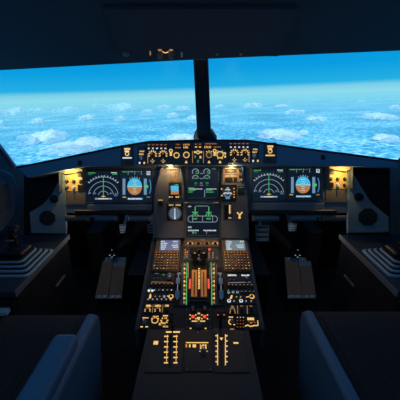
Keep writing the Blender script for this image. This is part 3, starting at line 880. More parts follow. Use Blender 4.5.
    t.box('scale_block', 225.6, 196.4, 229.6, 199, 'blue', .0008, c=0, parent=d); t.box('scale_block', 226.6, 187.2, 228.8, 188.4, 'dimwhite', .0008, c=0, parent=d)
    t.z -= .002
    for x, y in ((221.6, 189), (221.9, 195.6), (233.8, 188.6), (234, 191.8), (234, 194.4), (234, 197.2)): t.disc('side_light', x, y, .75, 'amber' if x > 230 else 'gold', .003)
    t = T(POD, 241, 190, 'brake_fan_switch', 'small square dark switch with green mark right of the fan dial', 'switch')
    t.plate(237.6, 186, 244.4, 194, 'black', .004); t.marks('legend', 238.4, 186.8, 243.6, 188, 'dimgreen', 4); t.box('cap', 238.8, 188.6, 243.4, 192.8, 'black_screen', .004)
    t = T(POD, 227.6, 212, 'gear_lever', 'landing gear lever in a black slot with golden scale, right raised pod', 'lever')
    t.plate(223.2, 203, 232.6, 220.4, 'face', .002)
    t.box('slot', 224.4, 204.4, 228, 219.6, 'black', .001)
    t.box('scale', 229, 205, 230.2, 213.6, 'gold', .0012)
    for i in range(5): t.box('scale_mark', 230.2, 205.2 + i * 1.9, 231.2, 205.9 + i * 1.9, 'dimgold', .0012)
    t.marks('legend', 228.4, 217.2, 231.6, 218.6, 'gold', 3)
    a0, b0 = t.p(226.2, 207); z = t.z
    sh = B().tube([(a0, b0, z), (a0, b0 + .004, z + .035)], .004, 8).build('shaft', 'steel', t.o)
    B().cyl(a0, b0 + .004, .011, z + .033, z + .045, 20, .003).build('wheel_grip', 'black', t.o)
    t = T(POD, 239.6, 214.5, 'gear_test_switch', 'golden y-shaped marking around a small switch right of gear lever', 'switch')
    t.plate(235.6, 209.6, 244.4, 220, 'pod', .0012)
    t.line('legend', [(237, 212.4), (239.2, 214.4), (239.4, 216.4)], 1.3, 'gold'); t.line('legend', [(242.4, 212), (240.2, 214.4), (239.6, 216.4)], 1.3, 'gold')
    t.disc('light', 239.5, 217.6, 1.2, 'gold', .003); t.disc('toggle', 239.6, 212, .9, 'steel', .012)


pods()


def end_panels():
    for s, cx, lab in ((1, 75.2, 'left'), (-1, 336.2, 'right')):
        dy = 0 if s == 1 else -2.5
        X = lambda d: cx + s * d
        def rc(a, b): return (min(X(a), X(b)), max(X(a), X(b)))
        t = T(PN, cx, 186 + dy, 'lighting_switch_panel', 'golden lit switch panel with small knobs at the far %s of the instrument panel' % lab, 'control panel', 'golden lit switch panels')
        x0, x1 = rc(-11.3, 10.6); t.plate(x0, 170 + dy, x1, 191.6 + dy, 'tan', .004)
        # lamp hood
        t.poly('lamp_hood', [(X(-12.5), 168.4 + dy), (X(6), 167.4 + dy), (X(9.6), 169 + dy), (X(9.8), 171.2 + dy), (X(-8), 174.4 + dy), (X(-12), 172.4 + dy)], 'tan', .03, c=.006)
        t.line('hood_edge', [(X(-8), 175 + dy), (X(8.6), 172 + dy)], .8, 'black', .02)
        for d in (10.7, -11.4):
            x0, x1 = rc(d, d + (.9 if d > 0 else -.9)); t.box('light_baffle', x0, 168 + dy, x1, 191.6 + dy, 'face', .055, z=-.004)  # side walls added to keep the lamp's spill off neighbouring panels
        x0, x1 = rc(3.2, 7.2); t.box('square_knob', x0, 173 + dy, x1, 177 + dy, 'black', .012)
        for r, y in enumerate((181.6, 187.8)):
            for c, d in enumerate((-8, -1, 6)):
                if r == 1 and c == 2:
                    q0, q1 = rc(3.4, 8.6); t.box('rocker', q0, 185 + dy, q1, 190.4 + dy, 'black', .008); continue
                x = X(d)
                t.knob(x, y + dy, 1.9, 'black' if (r, c) != (1, 1) else 'pale', .012, 'gold', 90 + 40 * (c - 1))
                t.ticks('tick_scale', x, y + dy, 2.1, 3.1, 'gold', (20, 70, 110, 160, 215, 325), .6)
        t2 = T(PN, cx, 198 + dy, 'stowage_door', 'grey stowage door with a dark slot under the %s golden switch panel' % lab, 'door', 'grey stowage doors')
        x0, x1 = rc(-9, 10.6); t2.plate(x0, 192.6 + dy, x1, 203.6 + dy, 'door', .004)
        t2.box('slot', cx - .4, 193 + dy, cx + .5, 199 + dy, 'black', .001)
        x0, x1 = rc(-10, 10.6); t2.box('sill', x0, 203.6 + dy, x1, 204.8 + dy, 'door', .008, z=-.004)
        t2.screw(cx, 202 + dy)
        # the lamp itself, under the hood
        p = PN.mat(*PN.hit(X(-1), 176.0 + dy), .055).translation
        lamp('panel_lamp', p, .55, (1, .62, .2))
        # loudspeaker panel
        if s == 1:
            pl = [(65.4, 171), (66.4, 234), (31, 233.2), (29.2, 212.6), (43.5, 204), (52, 194), (61, 175)]; sp = (47.6, 218, 8.6); vt = (54.4, 199, 4.4)
        else:
            pl = [(348.4, 167.5), (350, 167.5), (360, 185), (372, 203), (389, 217), (389.4, 232.4), (347.4, 233.2)]; sp = (367.6, 217, 10.2); vt = (358.6, 197, 4.6)
        yaw = R(14) * s
        cxp, cyp = (66, 200) if s == 1 else (348, 200)
        o = CAM + ray(cxp, cyp) * 1.655
        fr = Fr(o, Matrix.Rotation(yaw, 3, UP) @ RT, UP)
        t3 = T(fr, *sp[:2], 'speaker_panel', 'grey blue corner panel with octagonal loudspeaker, %s of the instrument panel' % lab, 'speaker', 'octagonal speaker panels')
        t3.poly('plate', pl, 'plate', .02, z=-.02, c=.003)
        a, b = t3.p(*sp[:2]); r = sp[2] * t3.kx
        g = B().prism([(a + r * math.cos(R(22.5 + 45 * i)), b + r * math.sin(R(22.5 + 45 * i))) for i in range(8)], 0, .004, .002).build('grille', 'black', t3.o)
        m = B()
        for i in range(-6, 7):
            for j in range(-6, 7):
                x, y = i * r * .135, j * r * .135
                if max(abs(x), abs(y)) < r * .85 and abs(x) + abs(y) < r * 1.15: m.cyl(a + x, b + y, r * .04, .004, .0048, 6)
        m.build('grille_perforation', 'dark', g)
        for (x, y) in pl[1:4] if s == 1 else pl[-3:]:
            x2 = x + (sp[0] - x) * .1; y2 = y + (sp[1] - y) * .14; t3.screw(x2, y2)
        t4 = T(fr, *vt[:2], 'air_vent', 'round black air vent ball at the top edge of the %s speaker panel' % lab, 'air vent', 'round air vents')
        t4.ring('rim', *vt[:2], vt[2] * .78, vt[2], 'black', .012)
        a, b = t4.p(*vt[:2]); r = vt[2] * t4.kx * .78
        vs = []; fs = []; n = 18
        for l in range(6):
            q = R(15 * l)
            for i in range(n):
                tt = 2 * PI * i / n; vs.append((a + r * math.cos(q) * math.cos(tt), b + r * math.cos(q) * math.sin(tt), .002 + r * .8 * math.sin(q)))
        for l in range(5):
            for i in range(n): fs.append((l * n + i, l * n + (i + 1) % n, (l + 1) * n + (i + 1) % n, (l + 1) * n + i))
        fs.append(tuple(range(5 * n, 6 * n)))
        bl = B().add(vs, fs).build('ball', paint('vent_gloss', (.012, .016, .022), .12), t4.o, smooth=True)


def lamp(name, p, e, c, rad=.012):
    ld = bpy.data.lights.new(name, 'POINT'); ld.energy = e; ld.color = c; ld.shadow_soft_size = rad
    lo = bpy.data.objects.new(name, ld); COL.objects.link(lo); lo.location = p
    return lo


end_panels()
# flood lamps under the glareshield lip over the two pods
for px in (171, 231.5):
    t = T(GS, px, 166.6, 'flood_lamp', 'small warm flood lamp under the glareshield above the %s raised pod' % ('left' if px < 200 else 'right'), 'lamp', 'glareshield flood lamps')
    a, b = t.p(px, 165.9)
    B().blk(a - .035, a + .035, b - .008, b - .0008, -.045, -.03).build('housing', 'black', t.o)
    B().blk(a - .03, a + .03, b - .0095, b - .008, -.043, -.032).build('lens', 'lens', t.o)
    lamp('pod_lamp', POD.mat(*POD.hit(px, 168.6), .055).translation, .75, (1, .60, .24))

# ================================================================== TRAY TABLES
def tray_tables():
    for lab, xs in (('left', (64.5, 88, 93, 117, 127.5, 151)), ('right', (253, 280, 290, 318, 323, 347.5))):
        cx = (xs[0] + xs[5]) / 2
        o = CAM + ray(cx, 215) * 1.60
        fr = Fr(o, RT, UP)
        t = T(fr, cx, 216, 'tray_table', 'dark pull-out tray table with pale pads stowed under the %s pilot panel' % lab, 'table', 'pull-out tray tables')
        t.box('tabletop', xs[0] + (10 if lab == 'left' else 0), 210, xs[5] - (0 if lab == 'left' else 10), 214.6, 'black', .05, z=-.05, c=.004)
        for i in (0, 2, 4):
            if (lab == 'left' and i == 2): mt = 'panel'
            else: mt = 'door' if ((lab == 'left' and i == 0) or (lab == 'right' and i == 4)) else 'panel'
            t.box('edge_pad', xs[i], 215.6, xs[i + 1], 221.4, mt, .04, z=-.04, c=.01)


tray_tables()

# ================================================================== FOOTWELL
def footwell():
    for lab, X in (('left', ((104, 113.6, 95, 108.2), (114.2, 126.4, 108.8, 121.8))), ('right', ((284.5, 297.5, 287.6, 302), (298.1, 310, 302.6, 316)))):
        for k, (a0, a1, b0, b1) in enumerate(X):
            t = T(FOOT, (a0 + b1) / 2, 278, 'footrest_plate', '%s of the two brown footrest plates in the %s footwell' % (('left one', 'right one')[k], lab), 'footrest', 'brown footrest plates')
            q = [(a0, 257.6), (a1, 257.6), (b1, 298.6), (b0, 298.6)]
            mid = lambda f: ((a0 + (b0 - a0) * f, 257.6 + 41 * f), (a1 + (b1 - a1) * f, 257.6 + 41 * f))
            t.poly('plate', q, 'strip', .006, c=.001); t.z = .006
            p0 = mid(.22 if k else .12); p1 = mid(.92)
            g = t.poly('tread', [p0[0], p0[1], p1[1], p1[0]], 'tread', .003, c=.001)
            m = B()
            for i in range(16):
                f = .24 + i * .041; e = mid(f)
                m.line(t.p(e[0][0] + 1, e[0][1]), t.p(e[1][0] - 1, e[1][1]), .004, t.z + .003, t.z + .0045)
            m.build('rib_pattern', 'tread', g)
            for f in (.045, .955):
                e = mid(f)
                for u in (.3, .72):
                    t.disc('rivet', e[0][0] + (e[1][0] - e[0][0]) * u, e[0][1], .85, 'rivet', .003, n=10)
    # pedal adjusting cranks
    for px, lab in ((113.4, 'left'), (296, 'right')):
        o = CAM + ray(px, 253) * 2.12
        fr = Fr(o, RT, UP)
        t = T(fr, px, 253, 'pedal_crank', 'small black crank with four white dots above the %s footrest plates' % lab, 'crank', 'pedal cranks')
        t.disc('hub', px, 253.4, 3.6, 'black', .03, n=20); t.z = .03
        t.box('arm', px - .8, 248, px + .8, 253, 'black', .01)
        for dx, dy in ((0, -4.4), (-2.2, 1), (2.2, 1), (0, 2.8)): t.disc('mark', px + dx, 253.4 + dy, .45, 'dimwhite', .0105, n=8)
        e0 = t.p(px + (33 if px < 200 else -33), 222); e1 = t.p(px + (4 if px < 200 else -4), 249)
        B().tube([(e0[0], e0[1], -.08), (e1[0], e1[1], -.05)], [.05, .028], 14).build('support_arm', 'dark', t.o)
        a, b = t.p(px, 256)
        B().blk(a - .008, a + .008, b - .02, b, -.06, -.03).build('post', 'black', t.o)
    # rudder pedals
    for px, py, w, h, lab in ((123, 229, 7, 9, 'outer pedal in the left footwell'), (150.8, 228.8, 7, 9, 'inner pedal in the left footwell beside the pedestal'),
                              (262, 233.4, 14, 16, 'large inner pedal in the right footwell beside the pedestal'), (292, 227.4, 9, 8, 'outer pedal in the right footwell')):
        o = CAM + ray(px, py) * 2.05
        fr = Fr(o, RT, (0, .45, .89))
        t = T(fr, px, py, 'rudder_pedal', 'metal rudder pedal, ' + lab, 'pedal', 'rudder pedals')
        t.poly('foot_plate', [(px - w / 2, py - h / 2), (px + w / 2, py - h / 2), (px + w / 2 - .8, py + h / 2), (px - w / 2 + .8, py + h / 2)], 'pedal', .012, c=.003); t.z = .012
        for i in range(3): t.box('tread_bar', px - w / 2 + 1.2, py - h / 2 + 1 + i * h * .3, px + w / 2 - 1.2, py - h / 2 + 1 + i * h * .3 + h * .12, 'black', .004)
        a, b = t.p(px, py)
        B().tube([(a, b, 0), (a, b + .05, -.06), (a, b + .14, -.12)], .012, 8).build('arm', 'grey', t.o)
        B().blk(a - .025, a + .025, b + .13, b + .16, -.14, -.10).build('pivot', 'black', t.o)
    # side boxes of the footwells next to the pedestal and kick panels
    for x0, x1, lab in ((-.46, -.35, 'left'), (.35, .44, 'right')):
        o = B().blk(x0, x1, 1.62, 2.1, 0, .30).build('footwell_box', 'dark', bevel=.01)
        tag(o, 'black box on the floor between pedestal and %s footrest plates' % lab, 'box', 'footwell boxes')
    for x0, x1, lab in ((-.80, -.69, 'left'), (.77, .86, 'right')):
        o = B().blk(x0, x1, 1.9, 2.1, 0, .46).build('kick_panel', 'dark', bevel=.01)
        tag(o, 'dark navy kick panel between side console and %s footrest plates' % lab, 'panel', 'kick panels')


footwell()

# ================================================================== PEDESTAL
def pedestal():
    t = empty('centre_pedestal', 'dark centre pedestal between the seats, covered with backlit control panels', 'pedestal', (0, 1.2, 0))
    L = -.252; Rr = .250
    yf, zf, yn, zn = 1.52, .606 + .033 * .288, .984, .461

    def side(pts, x0, x1):
        n = len(pts)
        return B().add([(x0, y, z) for y, z in pts] + [(x1, y, z) for y, z in pts],
                       [tuple(range(n))[::-1], tuple(range(n, 2 * n))] + [(i, (i + 1) % n, n + (i + 1) % n, n + i) for i in range(n)])
    off = V((0, 1.2, 0))
    def bl(name, m, mat, **k):
        m.v = [(x, y - 1.2, z) for x, y, z in m.v]; return m.build(name, mat, t, **k)
    e = .0005
    bl('front_body', side([(yn, 0), (yf, 0), (yf, zf - e), (yn, zn - e)], L, Rr), 'pedface')
    bl('rear_body', side([(.42, 0), (yn, 0), (yn, zn - e), (.46, zn - e)], -.212, .196), 'pedface')
    # raised black side rails
    for x0, x1 in ((L - .012, L + .004), (Rr - .004, Rr + .012)):
        bl('side_rail', side([(yn - .012, zn - .09), (yf, zf - .05), (yf, zf + .006), (yn - .012, zn + .004)], x0, x1), 'face', bevel=.003)
    return t


pedestal()


def computers():
    for s, L, lab in ((0, (157.2, 181.2), 'left'), (1, (221, 246.2), 'right')):
        x0, x1 = L; cx = (x0 + x1) / 2
        sk = (-3.2 if s == 0 else 3.2)     # the sloping top fans out towards the viewer
        t = T(PED, cx, 255, 'flight_computer_keypad', 'brown cased keypad with %s screen at the front %s of the pedestal' % (('lilac', 'greenish')[s], lab), 'keypad', 'flight computer keypads')
        u0, v0 = t.p(cx, 272.4); u1, v1 = t.p(cx, 238.4)
        w0 = t.p(x0, 240)[0]; w1 = t.p(x1, 240)[0]
        B().box(w0, v0, w1, v1, 0, .012, .003).build('casing', 'brown', t.o); t.z = .012
        sx0, sx1 = (160.4, 179.4) if s == 0 else (226.2, 245)
        if s: sx0, sx1 = 225.6, 244.8
        sc = t.box('screen', sx0, 242, sx1, 252, ('lilac', 'sage')[s], .001, c=0); t.z += .001
        for r in range(5):
            y = 242.5 + r * 1.9
            n = random.choice((3, 4, 5)); xx = sx0 + .8
            t.marks('screen_text', xx, y, xx + n * 1.35, y + 1.6, 'white', n, .0006, parent=sc)
            n2 = random.choice((3, 4, 5, 6)); t.marks('screen_text', sx1 - 1 - n2 * 1.3, y, sx1 - 1, y + 1.6, ('white', 'dimwhite', 'white')[r % 3], n2, .0006, parent=sc)
        t.z -= .001
        for r in range(5):
            for x in (sx0 - 1.6, sx1 + .9): 
                if w0 < t.p(x - .5, 243 + r * 2)[0] and t.p(x + .5, 243 + r * 2)[0] < w1: t.box('line_key', x - .5, 243 + r * 2, x + .5, 244 + r * 2, 'grey', .003)
        # keys
        A0 = w0 + .012; A1 = w1 - .012; va = t.p(cx, 254.4)[1]; vb = t.p(cx, 270.6)[1]
        for r in range(7):
            v = va + (vb - va) * r / 6
            for c in range(8):
                if r == 1 and c == 2 or (r in (3, 4) and c == 3): continue
                u = A0 + (A1 - A0) * c / 7
                k = B().box(u - .0052, v - .0058, u + .0052, v + .0058, t.z, t.z + .004, .001).build('key', 'black', t.o)
                mt = 'amber' if r < 2 else random.choice(('dimgold', 'amber', 'dimgold', 'gold'))
                if r >= 2 and random.random() < .25: mt = 'brick'
                B().box(u - .0024, v - .0024, u + .0024, v + .0024, t.z + .004, t.z + .0046).build('key_legend', mt, k)


computers()


def ped_panel(name, label, cat, x0, y0, x1, y1, group=None, mat='pedface', h=.003, fr=None):
    t = T(fr or PED, (x0 + x1) / 2, (y0 + y1) / 2, name, label, cat, group)
    t.plate(x0, y0, x1, y1, mat, h); return t


def radio_audio():
    # radio tuning panels
    t = ped_panel('radio_panel', 'radio panel with big grey knob and green dot, left column of the pedestal', 'control panel', 152.5, 273.6, 175, 287.6, 'radio tuning panels')
    for x0, x1 in ((153, 161), (166.2, 173.2)):
        s = t.box('window', x0, 274.2, x1, 277, 'black_screen', .002); t.marks('readout', x0 + 2.5, 273.6, x1 - 2.5, 274.2, 'dimwhite', 3)
    t.disc('green_light', 163.6, 275.4, .6, 'green', .003)
    t.disc('knob_skirt', 169.6, 279.4, 3.2, 'black', .006); t.knob(169.6, 279.2, 2.6, 'pale', .018, 'dimwhite', 70)
    t.line('tan_rule', [(151.4, 282.4), (172.4, 282.8)], .5, 'dimgold')
    for i in range(6):
        x = 151.8 + i * 4.1; t.box('button', x - 1.2, 283.2, x + 1.2, 285.8, 'black', .005); t.box('button_light', x - .6, 284, x + .6, 285.1, 'dimgold' if i < 5 else 'amber', .0052)
    for x in (154, 157.4, 160.4): t.box('button', x - .8, 278.2, x + .8, 279.2, 'grey', .003)
    t = ped_panel('radio_panel', 'radio panel with bright white figures, right column of the pedestal', 'control panel', 226, 273.6, 250.8, 288.4, 'radio tuning panels')
    for x0, x1 in ((227.4, 237), (241, 250)):
        s = t.box('window', x0, 274.6, x1, 277.6, 'black_screen', .002); t.marks('readout', x0 + .4, 275.1, x1 - .4, 277.0, 'white', 6, z=.002, fill=.85)
    t.disc('knob_skirt', 246.4, 280.6, 2.9, 'black', .006); t.knob(246.4, 280.6, 2.3, 'grey', .016, 'dimwhite', 110)
    t.line('grey_rule', [(228, 283.2), (250.6, 282.6)], .4, 'dimwhite')
    for i in range(7):
        x = 228.6 + i * 3.8; t.box('button', x - 1.2, 284.4, x + 1.2, 287, 'black', .005); t.box('button_light', x - .6, 285.2, x + .6, 286.2, 'dimgold', .0052)
    for x in (230, 234): t.box('button', x - .8, 280, x + .8, 281, 'grey', .003)
    # audio panels
    t = ped_panel('audio_panel', 'audio panel with two white lights and golden ring, left column of the pedestal', 'control panel', 148.4, 289, 174.2, 302.4, 'audio panels')
    for x in (149, 152.4): t.disc('white_light', x, 291.3, 1.25, 'white', .004)
    t.disc('green_light', 150.6, 289.6, .5, 'green', .003)
    for i in range(5):
        x = 154.8 + i * 4.2; t.knob(x, 291.6, 1.3, 'black', .008, None); t.disc('knob_light', x, 291.6, .6, 'dimwhite' if i % 2 else 'white', .0086)
    t.poly('golden_mark', [(149, 298.8), (149.6, 295.4), (151, 294), (151.4, 296.6), (150.6, 299)], 'gold', .001, c=0)
    for x in (155.4, 159.8): t.disc('red_mark', x, 297, .8, 'brick', .003); 
    t.poly('pale_mark', [(163, 296), (165.4, 296.2), (165, 298.4), (163.6, 298.2)], 'dimwhite', .002, c=0)
    t.line('golden_pointer', [(167, 296.4), (169.6, 297)], .8, 'gold')
    t.ring('golden_ring', 171, 297, 1.6, 2.5, 'gold', .0014); t.knob(171, 297, 1.4, 'black', .01, None)
    for i in range(6): t.box('button_light', 147.6 + i * 4.5, 299.2, 148.8 + i * 4.5, 300.4, 'dimwhite' if i not in (5,) else 'gold', .003)
    t = ped_panel('audio_panel', 'audio panel with four white ring knobs, right column of the pedestal', 'control panel', 226.2, 290, 254.4, 304.4, 'audio panels')
    for x, y in ((228.6, 293), (233, 292.6), (237.4, 292.6)):
        t.ring('white_ring', x, y, .7, 1.3, 'dimwhite', .003); t.knob(x, y, .7, 'grey', .008, None)
    t.disc('green_light', 228.4, 290.8, .5, 'green', .003)
    for i in range(4): x = 241.6 + i * 4; t.knob(x, 293, 1.3, 'black', .008, None); t.disc('knob_light', x, 293, .45, 'dimwhite', .0086)
    t.poly('golden_mark', [(229.6, 299), (231.2, 295.6), (232.6, 296), (231.8, 299.2)], 'gold', .001, c=0)
    for x in (236.4, 240.6): t.disc('gold_mark', x, 297.4, .8, 'dimgold', .003)
    t.line('golden_pointer', [(246, 297.6), (249.6, 297)], .8, 'gold')
    t.ring('golden_ring', 251.8, 297, 1.6, 2.6, 'gold', .0014, a0=-150, a1=150); t.knob(251.6, 297, 1.4, 'black', .01, None)
    for x in (229, 241):
        t.ring('white_ring', x, 301.4, 1.0, 1.8, 'white', .003); t.knob(x, 301.4, .9, 'black', .008, None)
    for x in (234, 246, 251): t.box('button_light', x - .6, 301, x + .6, 302.2, 'dimwhite', .003)
    # lower left
    t = ped_panel('lighting_control', 'panel with three golden labels over black knobs, left column of the pedestal', 'control panel', 145.2, 303.6, 172.8, 314.4)
    for x0, x1 in ((146.2, 151.4), (155, 161.2), (165, 168.8)): t.marks('golden_label', x0, 305, x1, 307.4, 'gold', 3 if x1 - x0 < 4.5 else 4, fill=.95)
    for x in (147.6, 157.6):
        t.ticks('tick_scale', x, 310.6, 2.0, 3.2, 'gold', (60, 110, 160, 205, 340, 20), .8); t.knob(x, 310.6, 1.9, 'black', .012, 'gold', 100)
    for x in (152.8, 162.6): t.line('golden_rule', [(x + .5, 305), (x - .4, 313)], .5, 'dimgold')
    t.box('switch', 165.2, 309, 168.4, 313, 'black', .01)
    t = ped_panel('weather_radar_panel', 'panel with golden ring dial and grey knob, rearmost of the pedestal left column', 'control panel', 140.8, 315.4, 170, 329, )
    t.knob(144.2, 323, 2.7, 'grey', .016, 'dimwhite', 110); t.marks('legend', 142.6, 317.6, 149, 319, 'gold', 4)
    t.ring('golden_ring', 155, 320.8, 2.7, 3.5, 'gold', .0014); t.knob(155, 320.8, 2.4, 'black', .012, 'gold', 90)
    t.ticks('tick_scale', 155, 320.8, 3.3, 4.4, 'gold', (30, 150, 100), 1); t.marks('legend', 153, 316.2, 159, 317.4, 'gold', 4)
    t.knob(164.4, 321, 2.2, 'black', .012, 'gold', 60); t.ticks('tick_scale', 164.4, 321, 2.3, 4.0, 'gold', (130, 180, 215, 250, 285, 325, 5, 60), 1.2)
    t.box('golden_label', 163, 315.6, 168, 316.8, 'gold', .001)
    for x0 in (140.4, 145.4): t.box('golden_label', x0, 326.6, x0 + 2.6, 327.8, 'gold', .001)
    t.marks('golden_label', 159, 323, 162, 326, 'gold', 2); t.marks('golden_label', 163, 326, 168.6, 328, 'gold', 4)
    # lower right
    t = ped_panel('selector_panel', 'panel of three selectors split by grey rules, right column of the pedestal', 'control panel', 226.8, 305.4, 257, 314.8)
    for x in (237.4, 247): t.line('grey_rule', [(x, 306), (x + .4, 314.4)], .6, 'dimgold')
    t.line('pale_arch', [(229.8, 314), (230.6, 309.4), (232.4, 307), (234.4, 309.4), (235.2, 314)], .8, 'dimgold')
    for x, mt in ((232.4, 'grey'), (241.8, 'black'), (251, 'black')): t.knob(x, 311, 1.8, mt, .012, 'dimwhite' if mt == 'grey' else None); t.marks('legend', x - 1.5, 306, x + 1.5, 307, 'dimgold', 3)
    t = ped_panel('transponder_panel', 'panel with reddish key grid and golden label, rearmost of the pedestal right column', 'control panel', 226.4, 316, 259.6, 330.4)
    t.ring('golden_ring', 231.6, 322.4, 2.4, 3.4, 'gold', .0014, a0=110, a1=255); t.knob(232, 322, 2.0, 'grey', .012, 'dimwhite', 90)
    t.box('golden_label', 228.6, 317, 233, 318, 'gold', .001); t.box('golden_label', 230, 329, 234, 330.1, 'dimgold', .001); t.box('golden_label', 233.4, 324.6, 235, 325.6, 'gold', .001)
    for r in range(4):
        for c in range(3):
            k = t.box('key', 236.0 + c * 3, 317 + r * 3.2, 238.4 + c * 3, 319.6 + r * 3.2, 'black', .004); t.box('key_legend', 236.8 + c * 3, 317.9 + r * 3.2, 237.7 + c * 3, 318.8 + r * 3.2, 'gold' if r == 0 else 'brick', .0008, z=.004, parent=k)
    t.box('golden_label', 247.2, 318, 254, 320.6, 'gold', .001)
    t.line('golden_line', [(245, 326.6), (248, 325.4), (250, 327), (254, 326), (257.6, 326)], 1.1, 'gold'); t.line('golden_line', [(257.6, 321), (258, 326)], .9, 'gold')
    t.line('golden_line', [(249, 323.4), (255, 323)], .8, 'amber')
    for x in (248.6, 253.4): t.knob(x, 323.8, 1.2, 'black', .01, 'gold', 90)


radio_audio()


def centre_column():
    t = ped_panel('switching_panel', 'narrow panel of four golden ticked knobs at the front of the pedestal', 'control panel', 183.6, 238.6, 219, 246.8, mat='brown')
    for x in (190.2, 198.4, 206.8, 215.2):
        t.ticks('tick_scale', x, 244, 1.7, 2.9, 'gold' if x in (190.2, 215.2) else 'dimgold', (150, 105, 75, 30, 190, -10), .8); t.knob(x, 244, 1.7, 'black', .010, 'dimgold')
    t.marks('legend', 200, 240, 205, 241, 'dimgold', 5)
    t = ped_panel('system_display_panel', 'dark button panel with one red light in front of the thrust levers', 'control panel', 182.8, 248, 219, 261.4, mat='face')
    for i in range(4): t.marks('golden_label', 184.8, 249.6 + i * 2.4, 188.6, 251.2 + i * 2.4, 'amber' if i < 2 else 'dimgold', 2)
    for x, y in ((187, 250), ): t.knob(x, y, 1.2, 'black', .01, 'gold')
    t.disc('red_light', 209.4, 250.2, 1.3, 'red', .005)
    for r in range(3):
        for x in (209, 212.8): t.box('button_light', x - .6, 253 + r * 2.2, x + .6, 254 + r * 2.2, 'dimgold', .003)
    for y in (252, 255, 258.4): t.box('button_light', 198.2, y, 199.2, y + .9, 'dimwhite', .003)
    for x in (194.6, 202): t.box('button_light', x, 258, x + .9, 258.9, 'dimwhite', .003)
    for x in (216.6, 184.6): t.box('button', x - 1, 257.6, x + 1, 260, 'grey', .004)

    # thrust lever quadrant
    q = T(PED, 199, 284, 'thrust_quadrant', 'thrust lever quadrant with copper slots and green scales in the middle of the pedestal', 'lever')
    q.plate(180.6, 262.4, 217.6, 306.4, 'face', .008, name='base')
    q.poly('raised_deck', [(188.6, 264), (209.6, 264), (210.2, 305.6), (188.0, 305.6)], 'black', .006); q.z += .006
    for x0, x1 in ((191.6, 197.2), (200.8, 206.6)):
        q.box('copper_slot', x0, 272, x1, 298.6, 'orange', .002)
        q.box('slot_groove', (x0 + x1) / 2 - .5, 274, (x0 + x1) / 2 + .5, 298, 'dark', .0025)
    q.marks('white_ladder', 198.2, 270, 200.2, 291.4, 'gold', 1, rows=12, fill=.95)
    for x0 in (189, 207.6): q.box('red_block', x0, 281, x0 + 1.9, 290.6, 'red', .002)
    for y in (299.6, 302.6): q.box('ledge', 190, y, 208, y + 1, 'face', .004)
    q.z -= .006
    for s, xg, xt in ((-1, 186.7, 185.2), (1, 211.6, 213.2)):
        q.line('green_scale', [(xg - s * .6, 263.6), (xg, 275), (xg + s * .3, 306)], .8, 'green', .0012)
        for i in range(10):
            y = 264.6 + i * 4.2; x = xg + s * (.9 + .03 * i)
            q.line('golden_tick', [(x, y + 1.6), (x + s * 1.7, y), (x + s * 1.5, y + 2.6)], .8, 'gold' if i % 3 else 'dimgold', .0012)
        q.line('rose_edge', [(xt + s * 3.4, 266), (xt + s * 3.0, 296)], .6, 'pink', .003)
        q.marks('scale_figure', xg - s * 2.0 - .6, 264.5, xg - s * 2.0 + .6, 279, 'gold', 1, rows=6)
    # two levers side by side, tilted forward
    for px in (195.0, 203.6):
        a, b = q.p(px, 266); z = q.z + .006
        m = B(); 
        m.blk(a - .011, a + .011, b - .012, b + .012, z, z + .02)
        lv = B().tube([(a, b - .004, z), (a, b + .010, z + .05)], .009, 8).build('lever_arm', 'black', q.o)
        B().hexa([(a - .018, b - .012, z + .045), (a + .018, b - .012, z + .045), (a + .018, b + .02, z + .045), (a - .018, b + .02, z + .045),
                  (a - .017, b - .004, z + .078), (a + .017, b - .004, z + .078), (a + .017, b + .026, z + .078), (a - .017, b + .026, z + .078)]).build('lever_handle', 'black', lv, bevel=.005, seg=3)
        B().blk(a - .004, a + .004, b - .006, b, z + .078, z + .080).build('lever_stripe', 'dimgold', lv)
    # cross bar of the reversers in front of the handles
    a, b = q.p(199.2, 259); B().blk(a - .045, a + .045, b - .006, b + .01, q.z + .03, q.z + .062).build('reverser_bar', 'black', q.o, bevel=.004)
    # trim wheels
    for px, lab in ((178.2, 'left'), (220.4, 'right')):
        w = T(PED, px, 286, 'trim_wheel', 'pitch trim wheel with pale blue grip patches %s of the thrust levers' % lab, 'wheel', 'trim wheels')
        a, b = 0, 0
        rr = .115; half = .085; n = 28
        ang = math.acos((rr - .022) / rr)
        def seg(a0, a1, r0, r1, hw, k):
            m = B(); vs = []; fs = []
            for i in range(k + 1):
                g = a0 + (a1 - a0) * i / k
                for r, x in ((r0, -hw), (r1, -hw), (r1, hw), (r0, hw)):
                    vs.append((x, r * math.sin(g), .03 - rr + r * math.cos(g)))
            for i in range(k):
                for e in range(4): fs.append((i * 4 + e, i * 4 + (e + 1) % 4, i * 4 + 4 + (e + 1) % 4, i * 4 + 4 + e))
            fs += [(0, 1, 2, 3), (k * 4 + 3, k * 4 + 2, k * 4 + 1, k * 4)]
            return m.add(vs, fs)
        rim = seg(-R(52), R(52), rr - .02, rr, .011, 30).build('rim', 'black', w.o)
        for g in (-30, 2, 34): seg(R(g - 8), R(g + 8), rr - .004, rr + .003, .0095, 6).build('grip_patch', 'pale', rim, bevel=.001)
        seg(-R(52), R(52), rr, rr + .001, .0012, 30).build('index_line', 'dimwhite', rim)
        B().blk(-.015, .015, -.11, .11, 0, .003).build('well_plate', 'dark', w.o)

    # engine start panel
    t = ped_panel('engine_start_panel', 'engine start panel with two red lights and small levers behind the thrust levers', 'control panel', 184.6, 307.6, 213, 330)
